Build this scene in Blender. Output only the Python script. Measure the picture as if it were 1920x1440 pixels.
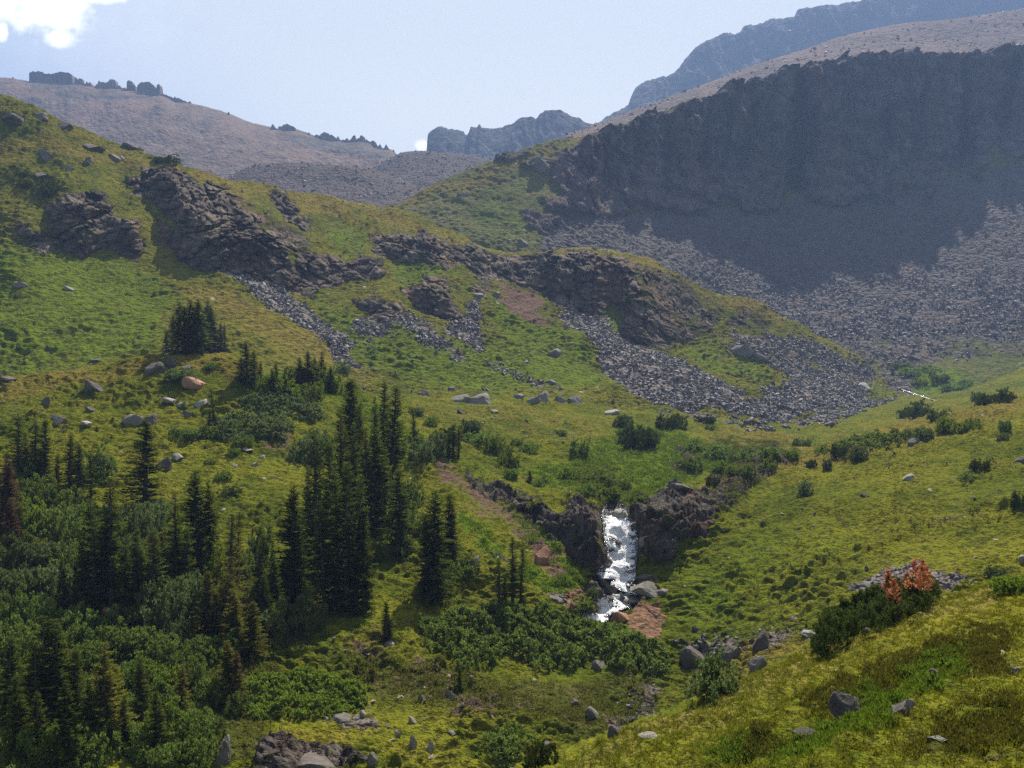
import bpy, math, random
import numpy as np
from mathutils import Vector
from math import radians, sin, cos

sc = bpy.context.scene
for o in list(bpy.data.objects):
    bpy.data.objects.remove(o)

# ------------------------------------------------------------------ camera
FPX = 1478.0                       # focal length in pixels of the 1920 wide photograph
cam = bpy.data.objects.new('camera', bpy.data.cameras.new('camera'))
sc.collection.objects.link(cam)
cam.data.sensor_width = 36.0
cam.data.lens = FPX / 1920 * 36
cam.data.clip_start = 0.2
cam.data.clip_end = 12000
cam.location = (0, 0, 0)
cam.rotation_euler = (radians(90), 0, 0)
sc.camera = cam

# ------------------------------------------------------------------ light
SUN_AZ, SUN_EL = radians(23), radians(54.5)      # azimuth to the right of the view direction
sdir = Vector((sin(SUN_AZ) * cos(SUN_EL), cos(SUN_AZ) * cos(SUN_EL), sin(SUN_EL)))
sun = bpy.data.objects.new('sun', bpy.data.lights.new('sun', 'SUN'))
sc.collection.objects.link(sun)
sun.data.energy = 5.0
sun.data.angle = radians(0.53)
sun.data.color = (1.0, 0.94, 0.84)
sun.rotation_euler = (-sdir).to_track_quat('-Z', 'Y').to_euler()

world = bpy.data.worlds.new('World')
sc.world = world
world.use_nodes = True
wn, wl = world.node_tree.nodes, world.node_tree.links
wn.clear()
w_out = wn.new('ShaderNodeOutputWorld')
w_bg = wn.new('ShaderNodeBackground')
sky = wn.new('ShaderNodeTexSky')
sky.sky_type = 'NISHITA'
sky.sun_disc = False
sky.sun_elevation = SUN_EL
sky.sun_rotation = SUN_AZ
sky.altitude = 3500
sky.air_density = 1.0
sky.dust_density = 1.0
sky.ozone_density = 1.0
w_bg.inputs['Strength'].default_value = 0.08
wl.new(w_bg.outputs[0], w_out.inputs[0])

sc.view_settings.view_transform = 'Standard'
sc.view_settings.look = 'None'
sc.view_settings.exposure = 1.0
sc.view_settings.gamma = 1
sc.render.engine = 'CYCLES'
sc.cycles.use_denoising = False
sc.cycles.max_bounces = 5
sc.cycles.diffuse_bounces = 2
sc.cycles.glossy_bounces = 2
sc.cycles.transmission_bounces = 2
sc.cycles.transparent_max_bounces = 4
sc.cycles.volume_bounces = 0
sc.cycles.sample_clamp_indirect = 4

# ------------------------------------------------------------------ node helper
class N:
    """tiny helper to write node trees as expressions"""
    def __init__(s, tree): s.t = tree
    def new(s, kind, **kw):
        n = s.t.nodes.new(kind)
        for k, v in kw.items(): setattr(n, k, v)
        return n
    def put(s, sock, v):
        if hasattr(v, 'is_output') or isinstance(v, bpy.types.NodeSocket): s.t.links.new(v, sock)
        elif v is not None:
            if isinstance(v, (tuple, list)) and len(v) == 3 and sock.type == 'RGBA': v = (*v, 1)
            sock.default_value = v
    def math(s, op, a, b=None, c=None, clamp=False):
        n = s.new('ShaderNodeMath', operation=op, use_clamp=clamp)
        s.put(n.inputs[0], a)
        if b is not None: s.put(n.inputs[1], b)
        if c is not None: s.put(n.inputs[2], c)
        return n.outputs[0]
    def mix(s, f, a, b, mode='MIX'):
        n = s.new('ShaderNodeMix', data_type='RGBA', blend_type=mode, clamp_factor=True)
        s.put(n.inputs[0], f); s.put(n.inputs[6], a); s.put(n.inputs[7], b)
        return n.outputs[2]
    def mixf(s, f, a, b):
        n = s.new('ShaderNodeMix', data_type='FLOAT', clamp_factor=True)
        s.put(n.inputs[0], f); s.put(n.inputs[2], a); s.put(n.inputs[3], b)
        return n.outputs[0]
    def noise(s, vec, scale, detail=4, rough=0.55, dist=0.0):
        n = s.new('ShaderNodeTexNoise')
        s.put(n.inputs['Vector'], vec); s.put(n.inputs['Scale'], scale)
        s.put(n.inputs['Detail'], detail); s.put(n.inputs['Roughness'], rough); s.put(n.inputs['Distortion'], dist)
        return n.outputs['Fac']
    def voro(s, vec, scale, feature='F1', out='Distance', rand=1.0):
        n = s.new('ShaderNodeTexVoronoi', feature=feature)
        s.put(n.inputs['Vector'], vec); s.put(n.inputs['Scale'], scale); s.put(n.inputs['Randomness'], rand)
        return n.outputs[out]
    def step(s, v, lo, hi):
        n = s.new('ShaderNodeMapRange', interpolation_type='SMOOTHSTEP')
        s.put(n.inputs[0], v); s.put(n.inputs[1], lo); s.put(n.inputs[2], hi)
        return n.outputs[0]
    def map(s, vec, scale=(1, 1, 1), rot=(0, 0, 0)):
        n = s.new('ShaderNodeMapping')
        s.put(n.inputs[0], vec); n.inputs['Scale'].default_value = scale; n.inputs['Rotation'].default_value = rot
        return n.outputs[0]
    def bump(s, h, dist, strength=1.0, normal=None):
        n = s.new('ShaderNodeBump')
        s.put(n.inputs['Height'], h); s.put(n.inputs['Distance'], dist); s.put(n.inputs['Strength'], strength)
        if normal is not None: s.put(n.inputs['Normal'], normal)
        return n.outputs[0]

def new_mat(name):
    m = bpy.data.materials.new(name); m.use_nodes = True
    m.node_tree.nodes.clear()
    h = N(m.node_tree)
    out = h.new('ShaderNodeOutputMaterial')
    return m, h, out

# clouds and sky
hw = N(world.node_tree)
tc = hw.new('ShaderNodeTexCoord')
gen = tc.outputs['Generated']
sepw = hw.new('ShaderNodeSeparateXYZ'); hw.put(sepw.inputs[0], gen)
U = hw.math('DIVIDE', sepw.outputs[0], hw.math('MAXIMUM', sepw.outputs[1], 0.05))
V = hw.math('DIVIDE', sepw.outputs[2], hw.math('MAXIMUM', sepw.outputs[1], 0.05))
comb = hw.new('ShaderNodeCombineXYZ'); hw.put(comb.inputs[0], U); hw.put(comb.inputs[1], V)
uv = comb.outputs[0]
n_cl = hw.noise(uv, 9, 9, 0.62)
n_cl2 = hw.noise(uv, 30, 6, 0.65)
def blob(cx, cy, rx, ry):
    u0, v0 = (cx - 960) / FPX, (720 - cy) / FPX
    a = hw.math('DIVIDE', hw.math('SUBTRACT', U, u0), rx / FPX)
    b = hw.math('DIVIDE', hw.math('SUBTRACT', V, v0), ry / FPX)
    d = hw.math('SQRT', hw.math('ADD', hw.math('MULTIPLY', a, a), hw.math('MULTIPLY', b, b)))
    return hw.math('SUBTRACT', 1.0, d)
cl = blob(95, 10, 100, 78)
for bb in [(10, -10, 90, 60), (190, -12, 70, 26), (110, 70, 40, 26), (55, -60, 240, 70), (5, 60, 14, 22), (790, 272, 17, 13)]:
    cl = hw.math('MAXIMUM', cl, blob(*bb))
fr = hw.math('ADD', hw.math('MULTIPLY', hw.math('SUBTRACT', n_cl, 0.5), 2.2), hw.math('MULTIPLY', hw.math('SUBTRACT', n_cl2, 0.5), 0.9))
dens = hw.math('POWER', hw.step(hw.math('ADD', cl, fr), -0.18, 0.75), 1.4)
thin = hw.math('MULTIPLY', hw.step(hw.math('ADD', blob(120, 40, 420, 190), hw.math('MULTIPLY', fr, 0.5)), 0.0, 1.2), 0.10)
dens = hw.math('MAXIMUM', dens, thin)
nrm = hw.new('ShaderNodeVectorMath', operation='DOT_PRODUCT'); hw.put(nrm.inputs[0], gen); nrm.inputs[1].default_value = sdir
aure = hw.math('MULTIPLY', hw.step(nrm.outputs['Value'], 0.40, 0.74), 0.92)
skyc = hw.mix(aure, sky.outputs[0], hw.mix(hw.step(V, 0.22, 0.50), (8.3, 7.9, 6.4), (6.0, 6.2, 6.0)))
# tie the colour of the air towards the photograph: paler blue
cloudc = hw.mix(hw.step(n_cl2, 0.2, 0.7), (12, 12.4, 13.0), (16, 16, 16))
wl.new(hw.mix(dens, skyc, cloudc), w_bg.inputs['Color'])

# ------------------------------------------------------------------ numeric noise
rs = np.random.RandomState(7)
PERM = rs.permutation(256).astype(np.int32); PERM = np.concatenate([PERM, PERM, PERM])
GR = rs.normal(size=(256, 3)).astype(np.float32); GR /= np.linalg.norm(GR, axis=1)[:, None]
def perlin(P):
    P = P.astype(np.float32)
    I = np.floor(P); F = P - I; I = I.astype(np.int32) & 255
    W = F * F * F * (F * (F * 6 - 15) + 10)
    r = 0
    for dx in (0, 1):
        wx = W[:, 0] if dx else 1 - W[:, 0]
        for dy in (0, 1):
            wy = W[:, 1] if dy else 1 - W[:, 1]
            for dz in (0, 1):
                wz = W[:, 2] if dz else 1 - W[:, 2]
                h = PERM[PERM[PERM[I[:, 0] + dx] + I[:, 1] + dy] + I[:, 2] + dz]
                g = GR[h]
                r = r + wx * wy * wz * (g[:, 0] * (F[:, 0] - dx) + g[:, 1] * (F[:, 1] - dy) + g[:, 2] * (F[:, 2] - dz))
    return r * 1.5
def fbm(P, octs=4, gain=0.5):
    a, s, r = 1.0, 1.0, 0
    for i in range(octs):
        r = r + a * perlin(P * s + 17.3 * i); a *= gain; s *= 2.03
    return r
def ridged(P, octs=3):
    a, s, r = 1.0, 1.0, 0
    for i in range(octs):
        r = r + a * (1 - 2 * np.abs(perlin(P * s + 9.1 * i))); a *= 0.5; s *= 2.1
    return r
def worley(P):
    """returns F1, F2, cell random"""
    P = P.astype(np.float32)
    I = np.floor(P).astype(np.int32); n = len(P)
    f1 = np.full(n, 9.0, np.float32); f2 = f1.copy(); cid = np.zeros(n, np.float32); fac = np.zeros(n, np.float32)
    for dx in (-1, 0, 1):
        for dy in (-1, 0, 1):
            for dz in (-1, 0, 1):
                J = I + np.array([dx, dy, dz], np.int32); K = J & 255
                h = PERM[PERM[PERM[K[:, 0]] + K[:, 1]] + K[:, 2]]
                C = J + 0.5 + GR[h] * 0.45
                d = np.sqrt(((P - C) ** 2).sum(1))
                m = d < f1
                f2 = np.where(m, f1, np.minimum(f2, d))
                cid = np.where(m, h / 255.0, cid); f1 = np.where(m, d, f1)
                fac = np.where(m, ((P - C) * GR[(h * 7 + 3) & 255]).sum(1), fac)
    worley.facet = fac
    return f1, f2, cid
def sstep(x, a, b):
    t = np.clip((x - a) / (b - a), 0, 1); return t * t * (3 - 2 * t)

def pchip(x, y, xn):
    x = np.asarray(x, float); y = np.asarray(y, float)
    h = np.diff(x)
    sh = (len(h),) + (1,) * (y.ndim - 1)
    hh = h.reshape(sh)
    dlt = np.diff(y, axis=0) / hh
    m = np.zeros_like(y)
    if len(x) > 2:
        w1 = 2 * hh[1:] + hh[:-1]; w2 = hh[1:] + 2 * hh[:-1]
        a, b = dlt[:-1], dlt[1:]
        same = a * b > 0
        with np.errstate(divide='ignore', invalid='ignore'):
            v = (w1 + w2) / (w1 / a + w2 / b)
        m[1:-1] = np.where(same, v, 0)
    m[0] = dlt[0]; m[-1] = dlt[-1]
    i = np.clip(np.searchsorted(x, xn) - 1, 0, len(x) - 2)
    t = ((xn - x[i]) / h[i]).reshape((-1,) + (1,) * (y.ndim - 1))
    hi = hh[i]
    t2, t3 = t * t, t * t * t
    return (2*t3-3*t2+1)*y[i] + (t3-2*t2+t)*hi*m[i] + (-2*t3+3*t2)*y[i+1] + (t3-t2)*hi*m[i+1]

# ------------------------------------------------------------------ object helpers
COL = sc.collection
def props(o, label=None, cat=None, group=None, kind=None):
    if label: o['label'] = label
    if cat: o['category'] = cat
    if group: o['group'] = group
    if kind: o['kind'] = kind
    return o
def np_mesh(name, V, F, mat=None, smooth=True, attrs=None, mat_idx=None):
    """V (n,3) float, F (m,k) int with constant k"""
    me = bpy.data.meshes.new(name)
    k = F.shape[1]
    me.vertices.add(len(V)); me.vertices.foreach_set('co', np.ascontiguousarray(V, np.float32).ravel())
    me.loops.add(F.size); me.loops.foreach_set('vertex_index', np.ascontiguousarray(F, np.int32).ravel())
    me.polygons.add(len(F)); me.polygons.foreach_set('loop_start', np.arange(0, F.size, k, dtype=np.int32))
    me.update(calc_edges=True)
    if smooth: me.polygons.foreach_set('use_smooth', np.ones(len(F), bool))
    else: me.polygons.foreach_set('use_smooth', np.zeros(len(F), bool))
    for an, (dom, arr) in (attrs or {}).items():
        if arr.ndim == 2:
            a = me.attributes.new(an, 'FLOAT_COLOR', dom); a.data.foreach_set('color', np.ascontiguousarray(arr, np.float32).ravel())
        else:
            a = me.attributes.new(an, 'FLOAT', dom); a.data.foreach_set('value', np.ascontiguousarray(arr, np.float32))
    if mat: me.materials.append(mat)
    return me
def link(name, me, parent=None):
    o = bpy.data.objects.new(name, me); COL.objects.link(o)
    if parent: o.parent = parent
    return o

# ------------------------------------------------------------------ terrain masks
def poly_mask(px, py, poly, soft):
    poly = np.array(poly, np.float32)
    lo = poly.min(0) - soft * 1.5; hi = poly.max(0) + soft * 1.5
    res = np.zeros(len(px), np.float32)
    idx = np.where((px > lo[0]) & (px < hi[0]) & (py > lo[1]) & (py < hi[1]))[0]
    if len(idx) == 0: return res
    x, y = px[idx], py[idx]
    ins = np.zeros(len(idx), bool); dm = np.full(len(idx), 1e9, np.float32)
    n = len(poly)
    for i in range(n):
        ax, ay = poly[i]; bx, by = poly[(i + 1) % n]
        cond = ((ay > y) != (by > y))
        if abs(by - ay) > 1e-6:
            ins ^= cond & (x < (bx - ax) * (y - ay) / (by - ay) + ax)
        ex, ey = bx - ax, by - ay
        t = np.clip(((x - ax) * ex + (y - ay) * ey) / (ex * ex + ey * ey + 1e-9), 0, 1)
        dm = np.minimum(dm, (x - ax - t * ex) ** 2 + (y - ay - t * ey) ** 2)
    sd = np.sqrt(dm) * np.where(ins, 1, -1)
    res[idx] = sstep(sd, -soft, soft)
    return res

def outcrop_push(T, mask, h_px, decay_px):
    """how far a rock face stands forward: grows up the face from its foot, dies away over the bench above"""
    nr, nx = T.shape
    m = mask.reshape(nr, nx); py = T.py.reshape(nr, nx)
    c = np.zeros((nr, nx), np.float32)
    for r in range(1, nr):
        dy = np.clip(py[r - 1] - py[r], 0, 30)
        c[r] = (c[r - 1] + dy * m[r]) * np.exp(-dy / decay_px * (1 - m[r]))
    c = np.minimum(c / h_px, 1.0)
    for _ in range(2):
        cs = np.cumsum(np.pad(c, ((0, 0), (7, 6)), 'edge'), 1)
        c = np.concatenate([cs[:, 12:13], cs[:, 13:] - cs[:, :-13]], 1)[:, :nx] / 13.0
    return np.clip(c, 0, 1).astype(np.float32).ravel()
def ray_dir(P):
    return -P / np.linalg.norm(P, axis=1, keepdims=True)
class Terrain: pass
TERR = {}
CH = {'rock': 0, 'scree': 1, 'lush': 2, 'dry': 3, 'soil': 4, 'orange': 5, 'wet': 6, 'heath': 7}
def build_terrain(name, cols, step, masks, warp, disp, mat, back=None, xr=(-60, 1980), dmax_row=2.0, base=None, wide=(0, 0)):
    """cols: {px: [(py, dist), ...]} from near to far. Every column is a profile of the land along one bearing."""
    cols = dict(cols)
    if wide[0]: cols[-1000] = cols[min(cols)]
    if wide[1]: cols[2850] = cols[max(cols)]
    xr = (-990 if wide[0] else xr[0], 2840 if wide[1] else xr[1])
    ks = sorted(cols)
    D = np.array([[p[1] for p in cols[k]] for k in ks], float)
    Z = np.array([[(720 - p[0]) / FPX * p[1] for p in cols[k]] for k in ks], float)
    if back:
        for dd, dz in back:
            D = np.concatenate([D, D[:, -1:] + dd], 1); Z = np.concatenate([Z, Z[:, -1:] + dz], 1)
    a_, b_ = max(xr[0], -80), min(xr[1], 2000)       # coarser beyond what the photograph shows
    xs = np.concatenate([np.arange(xr[0], a_ - 1, step * 4), np.arange(a_, b_ + 0.1, step), np.arange(b_ + step * 2, xr[1], step * 4)])
    Dx = pchip(ks, D, xs); Zx = pchip(ks, Z, xs)           # (nx, K)
    K = D.shape[1]
    # rows: spacing follows the apparent size of the land between two profile points
    PY = 720 - Zx / Dx * FPX
    cnt = []
    for k in range(K - 1):
        ext = max(np.percentile(np.abs(PY[:, k + 1] - PY[:, k]), 90), 12)
        ext3 = np.median(np.hypot(Dx[:, k+1]-Dx[:, k], Zx[:, k+1]-Zx[:, k]) / Dx[:, k]) * FPX * 0.45
        nb = K - len(back or [])
        cnt.append(int(np.clip(max(ext, ext3 if k < nb - 1 else 10) / step / dmax_row * 1.2, 4, 400)))
    tt = np.concatenate([k + np.arange(c) / c for k, c in enumerate(cnt)] + [[K - 1.0]])
    Dg = pchip(np.arange(K), Dx.T, tt); Zg = pchip(np.arange(K), Zx.T, tt)   # (nr, nx)
    nr, nx = Dg.shape
    Xg = (xs[None, :] - 960) / FPX * Dg
    P = np.stack([Xg, Dg, Zg], -1).astype(np.float32)
    # normals
    du = np.gradient(P, axis=1); dv = np.gradient(P, axis=0)
    Nn = np.cross(du, dv); Nn /= np.linalg.norm(Nn, axis=-1, keepdims=True) + 1e-9
    Nn = Nn.reshape(-1, 3); Pf = P.reshape(-1, 3)
    px = np.tile(xs, (nr, 1)).ravel().astype(np.float32); py = (720 - Zg / Dg * FPX).ravel().astype(np.float32)
    front = (np.repeat(tt, nx) < (K - 1 - len(back or [])) + 0.02)
    M = np.zeros((len(px), 8), np.float32)
    if base: 
        for c, v in base.items(): M[:, CH[c]] = v
    ws, wa = warp
    wx = px + wa * fbm(Pf / ws, 4, 0.6); wy = py + wa * fbm(Pf / ws + 31.7, 4, 0.6)
    for ch, poly, soft, val in masks:
        m = poly_mask(wx, wy, poly, soft) * front
        c = CH[ch]
        M[:, c] = M[:, c] * (1 - m) + val * m
    T = Terrain(); T.P0 = Pf; T.N = Nn; T.M = M; T.px = px; T.py = py; T.front = front; T.shape = (nr, nx)
    T.below = py - np.tile(np.where(front.reshape(nr, nx), (720 - Zg / Dg * FPX), 9999).min(0), (nr, 1)).ravel()
    d = disp(T)
    if d.ndim == 1: d = Nn * d[:, None]
    V = Pf + d
    T.V = V
    idx = np.arange(nr * nx).reshape(nr, nx)
    F = np.stack([idx[:-1, :-1], idx[:-1, 1:], idx[1:, 1:], idx[1:, :-1]], -1).reshape(-1, 4)
    me = np_mesh(name, V, F, mat, True, {'m1': ('POINT', M[:, :4]), 'm2': ('POINT', M[:, 4:])})
    o = link(name, me); o['kind'] = 'structure'
    T.obj = o; TERR[name] = T
    print(name, nr, nx, nr * nx)
    return T

# ------------------------------------------------------------------ terrain material
def terrain_mat(name, s, grass=((0.078, 0.102, 0.005), (0.182, 0.178, 0.010)), dry=(0.235, 0.178, 0.030),
                lush=(0.105, 0.160, 0.006), rock=((0.072, 0.056, 0.043), (0.21, 0.165, 0.125)),
                scree=((0.095, 0.082, 0.074), (0.22, 0.193, 0.174)), stone=1.0, bump=1.0, tuss=1.0, vary=False):
    """s: size in metres of the smallest relief that reads from the camera"""
    m, h, out = new_mat(name)
    geo = h.new('ShaderNodeNewGeometry'); P = geo.outputs['Position']
    a1 = h.new('ShaderNodeAttribute', attribute_name='m1'); a2 = h.new('ShaderNodeAttribute', attribute_name='m2')
    s1 = h.new('ShaderNodeSeparateColor'); h.put(s1.inputs[0], a1.outputs['Color'])
    s2 = h.new('ShaderNodeSeparateColor'); h.put(s2.inputs[0], a2.outputs['Color'])
    big = h.noise(P, 1 / (45 * s), 3, 0.6)
    med = h.noise(P, 1 / (7 * s), 3, 0.65)
    fine = h.noise(h.map(P, (1, 1, 2.4)), 1 / (1.1 * s), 4, 0.68)
    tiny = h.noise(P, 1 / (0.35 * s), 1, 0.6)
    br = h.math('MULTIPLY', h.math('SUBTRACT', fine, 0.5), 1.6)
    bm = h.math('MULTIPLY', h.math('SUBTRACT', med, 0.5), 1.7)
    def msk(v, w=0.16, b=None):
        return h.step(h.math('ADD', v, h.math('ADD', br, bm)), 0.5 - w, 0.5 + w)
    rk = msk(s1.outputs[0], 0.10); scm = msk(s1.outputs[1], 0.14); lu = msk(s1.outputs[2], 0.35); dr = msk(a1.outputs['Alpha'], 0.35)
    so = msk(s2.outputs[0]); orr = msk(s2.outputs[1]); wet = msk(s2.outputs[2]); he = msk(a2.outputs['Alpha'], 0.35)
    g = h.mix(h.step(h.math('ADD', h.math('MULTIPLY', big, 0.55), h.math('MULTIPLY', med, 0.5)), 0.40, 0.66), *grass)
    g = h.mix(dr, g, h.mix(fine, dry, tuple(c * 0.7 for c in dry)))
    g = h.mix(lu, g, h.mix(med, tuple(c * 0.8 for c in lush), tuple(c * 1.2 for c in lush)))
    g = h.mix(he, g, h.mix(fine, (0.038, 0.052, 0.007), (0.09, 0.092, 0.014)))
    # blades and thatch: dark litter between the tufts
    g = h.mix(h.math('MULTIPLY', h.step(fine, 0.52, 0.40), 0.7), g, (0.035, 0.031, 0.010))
    g = h.mix(h.math('MULTIPLY', h.step(tiny, 0.55, 0.75), 0.4), g, (0.19, 0.19, 0.018))
    # scattered pale stones in the turf
    vs = h.voro(P, 1 / (3.2 * s), 'F1', 'Distance'); 
    vc = h.new('ShaderNodeSeparateColor'); h.put(vc.inputs[0], h.voro(P, 1 / (3.2 * s), 'F1', 'Color'))
    st = h.math('MULTIPLY', h.step(vs, 0.16 * stone, 0.12 * stone), h.step(vc.outputs[0], 0.93, 0.95))
    g = h.mix(st, g, (0.34, 0.30, 0.25))
    r = h.mix(h.step(h.noise(P, 1 / (5 * s), 4, 0.7), 0.35, 0.65), *rock)
    r = h.mix(h.math('MULTIPLY', h.step(h.noise(h.map(P, (1, 1, 0.35)), 1 / (14 * s), 2, 0.6), 0.5, 0.7), 0.5), r, (rock[1][0] * 1.15, rock[1][1] * 0.85, rock[1][2] * 0.72))
    r = h.mix(h.math('MULTIPLY', h.step(h.noise(h.map(P, (1, 1, 0.12)), 1 / (5 * s), 4, 0.7), 0.48, 0.66), 0.55), r, tuple(c * 0.62 for c in rock[0]))
    # turf and lichen on the rock ledges
    r = h.mix(h.math('MULTIPLY', h.step(med, 0.55, 0.68), 0.35), r, grass[0])
    vcol = h.new('ShaderNodeSeparateColor'); h.put(vcol.inputs[0], h.voro(P, 1 / (1.5 * s), 'F1', 'Color'))
    vcol2 = h.new('ShaderNodeSeparateColor'); h.put(vcol2.inputs[0], h.voro(P, 1 / (0.7 * s), 'F1', 'Color'))
    scc = h.mix(h.math('MULTIPLY', h.math('ADD', vcol.outputs[0], vcol2.outputs[0]), 0.5), *scree)
    scc = h.mix(h.step(med, 0.45, 0.7), scc, h.mix(0.5, scc, (scree[0][0] * 1.25, scree[0][1], scree[0][2] * 0.85)))
    if vary: scc = h.mix(h.math('MULTIPLY', h.step(h.noise(h.map(P, (1, 0.3, 0.3)), 1 / (22 * s), 4, 0.6), 0.46, 0.62), 0.6), scc, h.mix(0.5, scc, (0.24, 0.15, 0.12)))
    soil = h.mix(fine, (0.10, 0.060, 0.042), (0.20, 0.125, 0.09))
    ora = h.mix(h.math('MULTIPLY', h.math('ADD', fine, vcol2.outputs[0]), 0.55), (0.12, 0.065, 0.038), (0.31, 0.18, 0.11))
    c = h.mix(scm, g, scc)
    c = h.mix(so, c, soil); c = h.mix(orr, c, ora)
    c = h.mix(rk, c, r)
    c = h.mix(wet, c, (0.035, 0.032, 0.03))
    # relief
    hg = h.math('ADD', h.math('MULTIPLY', fine, 1.0), h.math('MULTIPLY', tiny, 0.35))
    vd1 = h.voro(P, 1 / (1.5 * s), 'F1', 'Distance'); vd2 = h.voro(P, 1 / (0.7 * s), 'F1', 'Distance')
    hs = h.math('ADD', h.math('MULTIPLY', h.math('SUBTRACT', 1.0, vd1), 1.1), h.math('MULTIPLY', h.math('SUBTRACT', 1.0, vd2), 0.6))
    crack = h.voro(h.map(P, (1, 1, 0.6)), 1 / (4.0 * s), 'DISTANCE_TO_EDGE', 'Distance')
    hr = h.math('ADD', h.math('MULTIPLY', h.noise(P, 1 / (3.0 * s), 5, 0.72), 2.2), h.math('MULTIPLY', h.step(crack, 0.0, 0.12), 0.5))
    hh = h.mixf(scm, h.math('MULTIPLY', hg, tuss), hs)
    hh = h.mixf(rk, hh, hr)
    bn = h.bump(hh, 0.9 * s, bump)
    b = h.new('ShaderNodeBsdfPrincipled')
    h.put(b.inputs['Base Color'], c); h.put(b.inputs['Normal'], bn)
    h.put(b.inputs['Roughness'], h.mixf(wet, 1.0, 0.3)); h.put(b.inputs['Specular IOR Level'], h.mixf(wet, 0.04, 0.35))
    h.put(out.inputs[0], b.outputs[0])
    return m

# ================================================================== TERRAIN
# --- near slope the camera stands on
def disp_near(T):
    P = T.P0
    d = 0.22 * fbm(P / 3.0, 3) 
    d += 0.30 * np.abs(perlin(P * np.array([0.8, 1, 1.3]) / 0.55)) + 0.16 * np.abs(perlin(P / 0.27)) + 0.10 * fbm(P / 1.1, 2) + 0.05 * np.abs(fbm(P / 0.2, 2))
    m = T.M[:, CH['lush']]; d += m * 0.06 * fbm(P / 0.15, 2)
    he = T.M[:, CH['heath']]; d += he * 0.14 * np.abs(fbm(P / 0.35, 3))
    return d.astype(np.float32)
near_cols = {
    750: [(2300,10),(2050,13),(1850,17),(1700,21),(1600,24)],
    1040: [(2200,9),(1850,13),(1650,17),(1530,21),(1442,26)],
    1290: [(2100,9),(1750,12.5),(1560,16.5),(1430,21.5),(1332,29)],
    1520: [(2000,8.5),(1650,12),(1470,16),(1330,22),(1226,32)],
    1765: [(1900,8),(1570,11.5),(1400,15.5),(1240,22),(1126,33)],
    1920: [(1850,8),(1540,11),(1370,15),(1200,22),(1084,33)],
    2300: [(1750,7),(1450,10),(1280,14),(1100,21),(962,32)]}
near_masks = [
    ('lush', [(1330,1440),(1400,1390),(1480,1400),(1570,1350),(1640,1300),(1720,1310),(1690,1370),(1600,1385),(1520,1440)], 22, 0.72),
    ('lush', [(1700,1290),(1780,1230),(1840,1230),(1800,1290),(1720,1320)], 12, 0.9),
    ('heath', [(1480,1310),(1570,1270),(1680,1230),(1800,1190),(1900,1170),(1920,1260),(1800,1290),(1700,1300),(1640,1330),(1560,1350),(1500,1340)], 32, 0.44),
    ('heath', [(1380,1400),(1450,1370),(1500,1390),(1460,1430),(1400,1440)], 12, 0.9),
    ('heath', [(1700,1440),(1780,1360),(1920,1310),(1980,1440)], 35, 0.5),
    ('dry', [(1040,1450),(1290,1330),(1520,1225),(1765,1125),(1920,1080),(1920,1110),(1780,1160),(1560,1260),(1330,1370),(1120,1450)], 16, 0.55),
    ('soil', [(1490,1372),(1540,1366),(1570,1376),(1530,1388)], 6, 0.8),
]
MAT_NEAR = terrain_mat('alpine_turf_near', 0.22, grass=((0.09, 0.112, 0.007), (0.21, 0.19, 0.016)), lush=(0.085, 0.145, 0.01), dry=(0.26, 0.21, 0.05), bump=1.0)
build_terrain('near_slope', near_cols, 2.0, near_masks, (2.2, 22), disp_near, MAT_NEAR, back=[(4, -1.6), (9, -6.0), (14, -9), (14, -9)], xr=(740, 2300))

# the same slope going on beside and behind the camera, for other standpoints
def near_rest():
    gx, gy = np.arange(-30, 80.1, 0.5), np.arange(-40, 60.1, 0.5)
    X, Y = np.meshgrid(gx, gy)
    ze = np.interp(Y, [7, 10, 14, 21, 32, 36, 45, 59, 73], [-4.88, -4.94, -5.3, -5.4, -5.2, -6.8, -12.8, -22, -31])
    P = np.stack([X, Y, ze + 0.55 * (X - 0.907 * Y) + 0.35], -1).reshape(-1, 3)
    P[:, 2] += 0.22 * fbm(P / 3.0, 3) + 0.28 * np.abs(perlin(P / 0.8))
    idx = np.arange(X.size).reshape(X.shape)
    F = np.stack([idx[:-1, :-1], idx[:-1, 1:], idx[1:, 1:], idx[1:, :-1]], -1).reshape(-1, 4)
    c = P[F].mean(1); F = F[(c[:, 0] > 0.80 * c[:, 1]) | (c[:, 1] < 8.5)]
    M = np.zeros((len(P), 4), np.float32)
    props(link('near_hillside', np_mesh('near_hillside', P, F, MAT_NEAR, True, {'m1': ('POINT', M), 'm2': ('POINT', M)})), kind='structure')
near_rest()

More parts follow.
